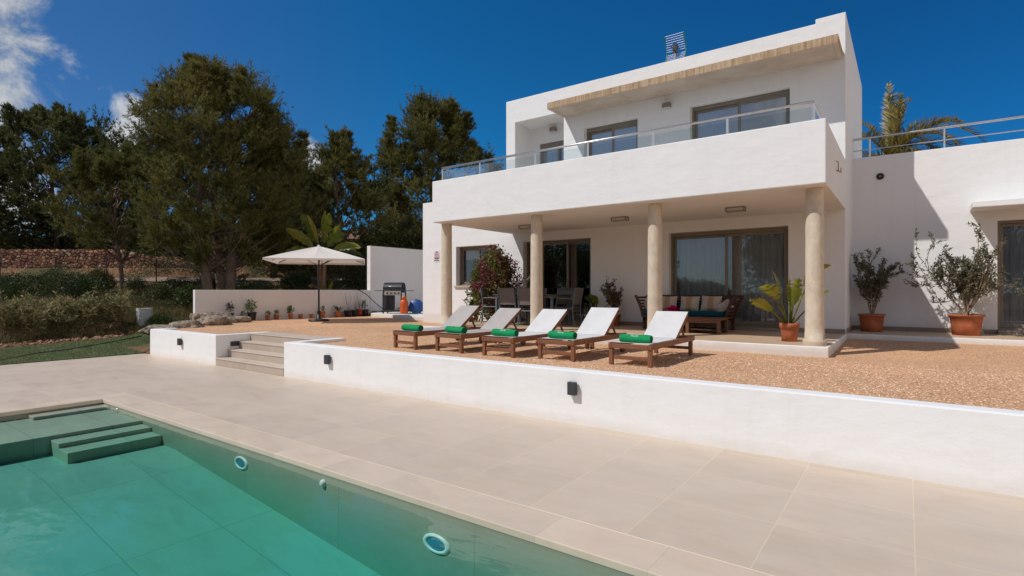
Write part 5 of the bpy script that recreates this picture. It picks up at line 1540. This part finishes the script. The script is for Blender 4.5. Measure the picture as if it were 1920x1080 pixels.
for k in range(100):
    x, y = ray_at(rng.uniform(225, 760), rng.uniform(29.9, 33.5) if True else 0); 
    if x < -30.5 and dd_of(x, y) > 30.9: continue
    pts.append((x, y, zb(x, y), rng.uniform(.8, 1.5), rng.uniform(.5, 1.0)))
wd = []
for k in range(95):
    u = rng.uniform(285, 780); d = rng.uniform(32.6, 37); x, y = ray_at(u, d); top = 1.55 + (545 - rng.uniform(425, 470)) * d / 1021
    if 590 < u < 730: top = 1.55 + (545 - rng.uniform(455, 475)) * d / 1021
    wd.append((x, y, zb(x, y), rng.uniform(1.2, 1.9), (top - zb(x, y)) / 1.45))
far_wood('undergrowth', wd, 15, 'dark shady thicket close behind the trunks, right of the stone wall', 900, 1, pine_leaf_far, (.26, .09))
far_wood('ground_cover', pts, 6, 'low scrub and ground plants under the pines', 330, 1, scrub_leaf, (.11, .04))

# mirrored wood behind the camera (seen in the door panes)
pts = []
for k in range(60):
    a = rng.uniform(-44, 22); x = a; y = -26 - rng.uniform(0, 12); pts.append((x, y, 0, rng.uniform(2.2, 3.4), (rng.uniform(5.2, 6.4) if x < -21.5 else rng.uniform(4.8, 6.0) if x > -16 else rng.uniform(1.8, 2.2))))
far_wood('wooded_slope', pts, 8, 'belt of trees on the far side of the pool, mirrored in the door panes', 1700, 1, pine_leaf_far, (.30, .13))

# ------------------------------------------------------------------ bushes, shrubs of the bed
def bush(u, d, rad, n, seed, label, leafm=bush_leaf, leaf=(.07, .03), lobes=10, cat='bush', name='bush', dz=0.0):
    x, y = ray_at(u, d); t = empty(name, (x, y, zb(x, y) - .06 + dz), 0, label, cat)
    rng = np.random.default_rng(seed)
    V, F = bush_crown(rng, n, rad, lobes, leaf, .45, .6, .55); np_mesh('foliage', V, F, leafm, t)
    mb = MB()
    for k in range(7): a = rng.uniform(0, 2 * PI); mb.tube([(0, 0, -.05), (rad[0] * .35 * math.cos(a), rad[1] * .35 * math.sin(a), rad[2] * .5), (rad[0] * .7 * math.cos(a), rad[1] * .7 * math.sin(a), rad[2] * .9)], [.03, .02, .008], 5)
    mb.build('stems', twig_mat, t)
bush(35, 22.6, (1.75, 1.3, 1.12), 15000, 70, 'large dark green bush at the left edge, in front of the stone wall')
bush(120, 23.0, (1.6, 1.3, 1.18), 15000, 71, 'large dark green bush right of the leftmost one, above the planted bed')
bush(178, 24.6, (.95, .8, .95), 5000, 72, 'loose grey-green bush at the foot of the slender pine', scrub_leaf, (.10, .04))
bush(352, 22.6, (.62, .55, .72), 4200, 73, 'bushy green shrub at the left end of the low white wall', bush_leaf, (.09, .035))
bush(300, 24.2, (.8, .6, .5), 3200, 74, 'low dark shrub halfway between the tank and the slender pine', scrub_leaf, (.10, .04))
bush(303, 19.6, (.5, .4, .34), 2200, 75, 'small grassy green shrub just behind the bank stones', leaf_mat('bright_scrub', [(.03, .05, .012), (.07, .10, .025)], .2, .6, .3, 1.5), (.12, .02))
bush(672, 25.5, (.9, .7, 1.25), 5200, 76, 'tall olive-green shrub beside the tall white wall', scrub_leaf, (.11, .045))
bush(560, 26.5, (1.1, .7, .62), 3600, 77, 'low dark shrub left of the tall paddle-leaved plant', bush_leaf, (.10, .04))
bush(478, 24.5, (.9, .7, .5), 3200, 78, 'low dark shrub at the foot of the largest pine', bush_leaf, (.10, .04))
bush(395, 25.4, (.9, .7, .5), 3200, 79, 'low shrub left of the twin trunks of the largest pine', scrub_leaf, (.10, .04))

def bed_shrub(u, d, h, seed, label, n=9, per=4, spread=.42):
    x, y = ray_at(u, d); rng = np.random.default_rng(seed)
    t = empty('bed_shrub', (x, y, zb(x, y) - .03), 0, label, 'shrub', 'twiggy shrubs in the bed above the lawn')
    mb = MB(); V, F = stems_and_leaves(rng, n, h, spread, (.155, .036), per, mb, twig=(.019, .007), fork=1, bare=.5, clump=2.5)
    mb.build('stems', twig_mat, t); np_mesh('foliage', V, F, olean_leaf, t)
labs = ['twiggy pale-leaved shrub at the left end of the bed, cut by the picture edge', 'pale-leaved shrub second from the left end of the bed', 'leafy shrub third from the left, with pale stems fanning out', 'shrub in the middle of the bed below the dark bushes', 'silvery-leaved shrub right of the middle of the bed', 'shrub third from the right end of the bed', 'sparse shrub with bare lower stems second from the right end of the bed', 'bare-stemmed shrub at the right end of the bed, nearest the concrete tank', 'short green shrub at the back of the bed, far left', 'short shrub behind the middle of the bed', 'short shrub behind the right part of the bed', 'small shrub at the front of the bed, left part']
us = [6, 45, 78, 110, 140, 165, 190, 220, 25, 95, 150, 60]; ds = [16.6, 17.3, 17.8, 18.2, 18.5, 18.8, 19.1, 19.5, 18.2, 19.2, 20, 16.9]
for k, (u, d, lab) in enumerate(zip(us, ds, labs)):
    bed_shrub(u, d, 1.12 if k < 8 else .85, 200 + k, lab, n=14 if k != 7 else 12, per=1.5 if k < 6 else (.6 if k == 7 else 1.1), spread=.5 if k != 7 else .7)
# low plants, dead grass on the bed and the scrub
rng = np.random.default_rng(91); P = []
for k in range(5200):
    r = rng.uniform()
    if r < .25: u = rng.uniform(-40, 250); d = rng.uniform(15.6 + max(0, u) * .014, 20.5 + u * .006)
    else: u = rng.uniform(225, 420); d = rng.uniform(19.0, 26)
    x, y = ray_at(u, d)
    if x > -18.2 and y > 7.6: continue
    if y < 8.2 and x > -19.4 - .52 * (y - 3.7) - .15 * math.sin(y * .9) - .1 : continue
    P.append((x, y, zb(x, y) - .02))
P = np.array(P); P = np.repeat(P, 6, 0) + rng.normal(0, .05, (len(P) * 6, 3)) * np.array([1, 1, .1])
D = norm(rnd_dirs(rng, len(P)) * .55 + np.array([0, 0, 1])); 
V, F = leaf_faces(P, D, rnd_dirs(rng, len(P)), rng.uniform(.08, .30, len(P)), rng.uniform(.008, .028, len(P)))
o = np_mesh('dry_grass', V, F, dry_grass); tag(o, 'dry grass and weeds on the bed and bank', 'grass', kind='stuff')
# stones on the bed and bank
rng = np.random.default_rng(92); VV = []; FF = []; b = 0
ico = bmesh.new(); bmesh.ops.create_icosphere(ico, subdivisions=1, radius=1); iv = np.array([v.co[:] for v in ico.verts]); ic = np.array([[v.index for v in f.verts] for f in ico.faces]); ico.free()
for k in range(900):
    if k < 500: u = rng.uniform(200, 300); d = rng.uniform(15.2, 21)
    else: u = rng.uniform(-40, 245); d = rng.uniform(14.6 + max(0, u) * .014, 18.6)
    x, y = ray_at(u, d)
    if x > -15.3 or (x > -18.2 and y > 8): continue
    lawn_edge = -19.4 - .52 * (y - 3.7) - .15 * math.sin(y * .9)
    inl = (y < 8.0 and x > lawn_edge - .05 and (y < 5.56 or x < -15.245 - (y - 5.56) * 1.9 + .1))
    if inl: continue
    s = rng.uniform(.02, .085); V = iv * (1 + rng.normal(0, .18, (len(iv), 1))) * np.array([s, s * rng.uniform(.6, 1), s * .6])
    VV.append(V + np.array([x, y, ground(x, y) + .01])); FF.append(ic + b); b += len(V)
o = np_mesh('rubble', np.concatenate(VV), np.concatenate(FF), simple('rubble_stone', (.30, .16, .09), .95, .5, 3, .5, 20)); tag(o, 'reddish stones strewn on the bank and the bed', 'stones', kind='stuff')

# ------------------------------------------------------------------ tall strelitzia behind the wall, palm behind the wing
x, y = ray_at(603, 23.2)
t = empty('giant_strelitzia', (x, y, zb(x, y) - .1), 0, 'tall plant with ragged trunk and yellow-green paddle leaves behind the parasol', 'tree')
rng = np.random.default_rng(15); mb = MB(); H0 = 2.35
for k in range(4):
    a = k * 1.6; mb.tube([(.10 * math.cos(a), .10 * math.sin(a), 0), (.13 * math.cos(a), .13 * math.sin(a), H0 * .5), (.20 * math.cos(a), .20 * math.sin(a), H0)], [.09, .08, .05], 8)
for k in range(26):
    a = rng.uniform(0, 2 * PI); z = rng.uniform(.6, H0 - .2); mb.beam((.12 * math.cos(a), .12 * math.sin(a), z), (rng.uniform(.2, .34) * math.cos(a), rng.uniform(.2, .34) * math.sin(a), z + rng.uniform(.25, .7)), .04, .008)
mb.build('trunk', simple('fibrous_stem', (.20, .115, .06), .9, .4, 9, .5, 40, stretch=(1, 1, .2)), t)
v_, f_ = [], []
r_ = Vector((cT, sT, 0)); fwd = Vector((-sT, cT, 0))
for (lx, ly, up, pet, bl, wd, dr, tw) in ((-.9, -.3, 1, .35, 1.05, .36, .5, .4), (-.25, -.5, 1.3, .4, 1.05, .36, .3, -.3), (.15, -.1, 1.5, .55, 1.0, .34, .2, .9), (.7, -.5, 1.05, .4, .95, .36, .35, -.5), (1.25, -.2, .5, .4, 1.0, .34, .6, .4), (-1.35, .1, .35, .45, .95, .34, .9, -.4), (1.1, .5, .35, .4, .9, .32, .8, .2), (-.6, .6, .9, .4, .95, .34, .7, 0), (.4, .7, .9, .4, .95, .34, .6, 0), (-.05, .2, 1.6, .5, .9, .3, .1, 1.2), (.35, -.45, 1.35, .5, 1.05, .38, .35, -.2), (-.55, -.2, 1.4, .5, 1.0, .36, .3, .3)):
    d = r_ * lx + fwd * ly + Vector((0, 0, up)); paddle(v_, f_, (r_ * lx * .12) + Vector((0, 0, H0 - .05)), d, pet * 1.15, bl * 1.22, wd * 1.3, dr, (1.05 if tw >= 0 else -1.05) + tw * .4, 1, rng)
for (lx, ly, up, pet, bl, wd) in ((.35, -.4, 1.1, .35, .8, .26), (.9, -.2, 1.0, .4, .85, .26), (-.3, -.4, 1.2, .3, .7, .22), (.1, -.5, 1.4, .2, .55, .2), (1.3, .2, .7, .3, .7, .22)):
    d = r_ * lx + fwd * ly + Vector((0, 0, up)); paddle(v_, f_, r_ * .25 + Vector((0, 0, .15)), d, pet, bl, wd, .3, .5, 1, rng)
MB().add(v_, f_, True).build('leaves', strel_leaf, t)

t = empty('palm_tree', (-.40, 20.8, .45), 0, 'palm with arching yellow-green fronds rising behind the right wing roof', 'palm')
rng = np.random.default_rng(6)
mb = MB(); mb.tube([(0, 0, 0), (.05, 0, 2.5), (0, .05, 4.6), (0, 0, 5.3)], [.24, .19, .17, .13], 12); mb.build('trunk', simple('palm_trunk', (.17, .12, .08), .95, .4, 6, .7, 16, stretch=(1, 1, 3)), t)
v_, f_ = [], []
def frond(lx, ly, up, L, droop, width):
    d = (r_ * lx + fwd * ly + Vector((0, 0, up))).normalized(); p = Vector((0, 0, 5.15)); n = 42
    pts = [p]; dv = d
    for i in range(n): dv = (dv + Vector((0, 0, -droop / n))).normalized(); pts.append(pts[-1] + dv * L / n)
    for i in range(3, n):
        u = i / n; dv = (pts[i + 1] - pts[i - 1]).normalized() if i < n else dv
        s = dv.cross(Vector((0, 0, 1))); s = s.normalized() if s.length > .05 else Vector((1, 0, 0)); upv = s.cross(dv)
        w = width * math.sin(PI * min(1, .12 + u * .86)) ** .7
        b = len(v_)
        for q in (-1, 1):
            tip = pts[i] + s * q * w * .72 + dv * w * .65 + upv * w * (.55 - .35 * u) + Vector(rng.normal(0, .03, 3)); a = len(v_)
            v_.extend([tuple(pts[i] - dv * .026), tuple(pts[i] + dv * .026), tuple(pts[i].lerp(tip, .55) + dv * .035 + upv * .02), tuple(tip)]); f_.append((a, a + 1, a + 2, a + 3))
        if i < n - 1:
            rr = .022 * (1 - u) + .005; a = len(v_); v_.extend([tuple(pts[i] - s * rr), tuple(pts[i] + s * rr), tuple(pts[i + 1] + s * rr), tuple(pts[i + 1] - s * rr)]); f_.append((a, a + 1, a + 2, a + 3))
for a in ((-.1, -.1, 1.6, 1.8, .3, .38), (.15, -.2, 1.5, 1.7, .9, .40), (.62, -.3, 1.5, 2.9, 2.9, .46), (.35, -.1, 1.4, 2.5, 3.0, .42), (1.1, -.2, .55, 2.7, 1.8, .40), (.6, .3, .9, 2.4, 2.2, .40), (1.0, .4, .4, 2.4, 1.9, .4), (.9, -.5, .25, 1.9, 1.5, .36), (-.6, -.2, .9, 2.2, 2.0, .4), (-.9, .3, .6, 2.3, 1.8, .4), (0, .9, .7, 2.3, 1.8, .4), (.1, -.9, .5, 1.9, 2.0, .36), (.5, -.6, 1.3, 1.8, 1.4, .36), (-.12, -.1, 1.8, 2.2, .15, .36), (-.02, -.3, 1.5, 1.8, .5, .4), (.8, -.4, 1.35, 2.7, 3.2, .46), (.45, .1, 1.3, 2.4, 3.4, .44), (.3, .3, 1.4, 2.3, 1.2, .4), (.55, -.1, 1.25, 2.5, 2.9, .42), (.2, -.5, .9, 2.0, 2.4, .4), (1.25, -.1, .35, 2.3, 1.3, .38), (1.1, -.3, .9, 2.2, 2.4, .42), (.3, -.5, 1.2, 2.0, 2.0, .42), (.7, .5, 1.1, 2.3, 2.6, .42), (-.2, .4, 1.3, 1.9, 1.2, .4), (.8, .1, 1.0, 2.3, 2.0, .4)):
    frond(a[0], a[1], a[2], a[3] * 1.12, a[4], a[5])
MB().add(v_, f_).build('fronds', palm_leaf, t)

# ------------------------------------------------------------------ world, sun, camera
w = bpy.data.worlds.new('World'); scene.world = w; w.use_nodes = True
nt = w.node_tree; nt.nodes.clear()
L_ = nt.links.new
out = nt.nodes.new('ShaderNodeOutputWorld'); bg = nt.nodes.new('ShaderNodeBackground')
sky = nt.nodes.new('ShaderNodeTexSky'); sky.sky_type = 'NISHITA'; sky.sun_disc = False
SUN_D = Vector((.697, 1.0, -1.445)).normalized()
sky.sun_elevation = math.asin(-SUN_D.z); sky.sun_rotation = math.atan2(-SUN_D.x, -SUN_D.y)
sky.altitude = 60; sky.air_density = 1.0; sky.dust_density = .35; sky.ozone_density = 2.2
hs = nt.nodes.new('ShaderNodeHueSaturation'); hs.inputs['Saturation'].default_value = 1.0; hs.inputs['Value'].default_value = 1.0
L_(sky.outputs[0], hs.inputs['Color'])
tc = nt.nodes.new('ShaderNodeTexCoord')
def wn(typ, **kw):
    n_ = nt.nodes.new(typ)
    for k, v in kw.items(): setattr(n_, k, v)
    return n_
def wmath(op, a, b=0.0, clamp=False):
    n_ = wn('ShaderNodeMath', operation=op, use_clamp=clamp)
    for s, v in ((n_.inputs[0], a), (n_.inputs[1], b)):
        if isinstance(v, (int, float)): s.default_value = v
        else: L_(v, s)
    return n_.outputs[0]
ns = wn('ShaderNodeTexNoise'); L_(tc.outputs['Generated'], ns.inputs['Vector']); ns.inputs['Scale'].default_value = 11; ns.inputs['Detail'].default_value = 11; ns.inputs['Roughness'].default_value = .64; ns.inputs['Distortion'].default_value = .35
nb = wn('ShaderNodeTexNoise'); L_(tc.outputs['Generated'], nb.inputs['Vector']); nb.inputs['Scale'].default_value = 4.5; nb.inputs['Detail'].default_value = 7; nb.inputs['Roughness'].default_value = .6
def sky_dir(u, v):
    l = (u - 960) / 1021; z = (545 - v) / 1021
    return Vector((l * cT - sT, l * sT + cT, z)).normalized()
mask = None
for (u, v, rad, soft) in ((15, 10, .045, .045), (52, 88, .026, .04), (-5, 55, .045, .04), (8, 200, .055, .05), (-30, 300, .11, .05), (255, 222, .022, .035), (225, 268, .03, .035), (575, 300, .035, .035), (20, 300, .05, .05), (-160, 120, .16, .1)):
    dt = wn('ShaderNodeVectorMath', operation='DISTANCE'); L_(tc.outputs['Generated'], dt.inputs[0]); dt.inputs[1].default_value = sky_dir(u, v)
    mr = wn('ShaderNodeMapRange', interpolation_type='SMOOTHSTEP'); L_(dt.outputs['Value'], mr.inputs[0])
    mr.inputs[1].default_value = rad + soft; mr.inputs[2].default_value = rad * .35; mr.inputs[3].default_value = 0; mr.inputs[4].default_value = 1
    mask = mr.outputs[0] if mask is None else wmath('MAXIMUM', mask, mr.outputs[0])
# broken cloud in the half of the sky behind the camera (it shows in the window panes)
sepw = wn('ShaderNodeSeparateXYZ'); L_(tc.outputs['Generated'], sepw.inputs[0])
back = wn('ShaderNodeMapRange', interpolation_type='SMOOTHSTEP'); L_(sepw.outputs[1], back.inputs[0]); back.inputs[1].default_value = -.35; back.inputs[2].default_value = -.8; back.inputs[3].default_value = 0; back.inputs[4].default_value = 1
nbr = wn('ShaderNodeMapRange', interpolation_type='SMOOTHSTEP'); L_(nb.outputs['Fac'], nbr.inputs[0]); nbr.inputs[1].default_value = .44; nbr.inputs[2].default_value = .60
backc = wmath('MULTIPLY', back.outputs[0], nbr.outputs[0])
dens = wmath('ADD', ns.outputs['Fac'], wmath('MULTIPLY', wmath('SUBTRACT', mask, 1.0), .42))
dr = wn('ShaderNodeMapRange', interpolation_type='SMOOTHSTEP'); L_(dens, dr.inputs[0]); dr.inputs[1].default_value = .30; dr.inputs[2].default_value = .56
cl = wmath('MAXIMUM', wmath('MULTIPLY', dr.outputs[0], wmath('MINIMUM', wmath('MULTIPLY', mask, 3.0), 1.0)), wmath('MULTIPLY', backc, .8))
cr = wn('ShaderNodeValToRGB'); L_(ns.outputs['Fac'], cr.inputs[0]); cr.color_ramp.elements[0].position = .35; cr.color_ramp.elements[0].color = (3.4, 3.9, 4.6, 1); cr.color_ramp.elements[1].position = .65; cr.color_ramp.elements[1].color = (7.2, 7.4, 7.7, 1)
# deep polarised blue, plus an unseen warm bank, right and behind, added to lift shade
tint = wn('ShaderNodeMix', data_type='RGBA', blend_type='MULTIPLY'); tint.inputs[0].default_value = 1; L_(hs.outputs[0], tint.inputs[6]); xr = wn('ShaderNodeMapRange'); L_(sepw.outputs[0], xr.inputs[0]); xr.inputs[1].default_value = -1; xr.inputs[2].default_value = .2
tr_ = wn('ShaderNodeValToRGB'); L_(xr.outputs[0], tr_.inputs[0]); tr_.color_ramp.elements[0].position = .03; tr_.color_ramp.elements[0].color = (.27, .56, .88, 1); tr_.color_ramp.elements[1].position = .80; tr_.color_ramp.elements[1].color = (.05, .46, .84, 1)
e_ = tr_.color_ramp.elements.new(.27); e_.color = (.075, .65, 1.06, 1)
L_(tr_.outputs[0], tint.inputs[7])
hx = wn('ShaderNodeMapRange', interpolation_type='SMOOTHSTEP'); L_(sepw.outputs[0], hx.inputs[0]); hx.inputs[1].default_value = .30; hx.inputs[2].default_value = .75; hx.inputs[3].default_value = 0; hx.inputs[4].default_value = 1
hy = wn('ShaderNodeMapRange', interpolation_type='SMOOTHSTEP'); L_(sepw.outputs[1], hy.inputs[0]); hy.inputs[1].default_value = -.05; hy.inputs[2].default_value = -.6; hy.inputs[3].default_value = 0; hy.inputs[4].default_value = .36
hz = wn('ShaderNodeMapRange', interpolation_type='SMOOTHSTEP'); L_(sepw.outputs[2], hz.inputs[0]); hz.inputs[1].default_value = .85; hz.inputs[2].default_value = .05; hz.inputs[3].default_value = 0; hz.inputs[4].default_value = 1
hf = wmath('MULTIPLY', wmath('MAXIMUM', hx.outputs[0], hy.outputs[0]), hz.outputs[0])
hmix = wn('ShaderNodeMix', data_type='RGBA'); L_(hf, hmix.inputs[0]); L_(tint.outputs[2], hmix.inputs[6]); hmix.inputs[7].default_value = (13.2, 11.7, 10.0, 1); filled_sky = hmix.outputs[2]
mixw = wn('ShaderNodeMix', data_type='RGBA'); L_(cl, mixw.inputs[0]); L_(filled_sky, mixw.inputs[6]); L_(cr.outputs[0], mixw.inputs[7])
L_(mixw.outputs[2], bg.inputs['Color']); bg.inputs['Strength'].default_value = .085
L_(bg.outputs[0], out.inputs['Surface'])

sun = bpy.data.lights.new('sun', 'SUN'); sun.energy = 3.45; sun.angle = R(.53); sun.color = (1.0, .96, .915)
so = bpy.data.objects.new('sun', sun); COL.objects.link(so); so.location = (-20, -30, 40)
so.rotation_euler = SUN_D.to_track_quat('-Z', 'Y').to_euler()

cam = bpy.data.cameras.new('camera'); co = bpy.data.objects.new('camera', cam); COL.objects.link(co)
co.location = (0, 0, 1.55); co.rotation_euler = (R(90), 0, TH)
cam.sensor_width = 36; cam.lens = 36 * 1021 / 1920; cam.shift_y = 5 / 1920; cam.clip_start = .05; cam.clip_end = 2000
scene.camera = co
scene.view_settings.view_transform = 'Standard'; scene.view_settings.look = 'None'; scene.view_settings.exposure = 0; scene.view_settings.gamma = 1
scene.render.engine = 'CYCLES'
cy = scene.cycles
cy.use_denoising = True
try: cy.denoiser = 'OPENIMAGEDENOISE'
except Exception: pass
cy.max_bounces = 8; cy.diffuse_bounces = 5; cy.glossy_bounces = 4; cy.transmission_bounces = 4; cy.transparent_max_bounces = 12; cy.volume_bounces = 0
cy.sample_clamp_indirect = 6; cy.caustics_reflective = False; cy.caustics_refractive = False
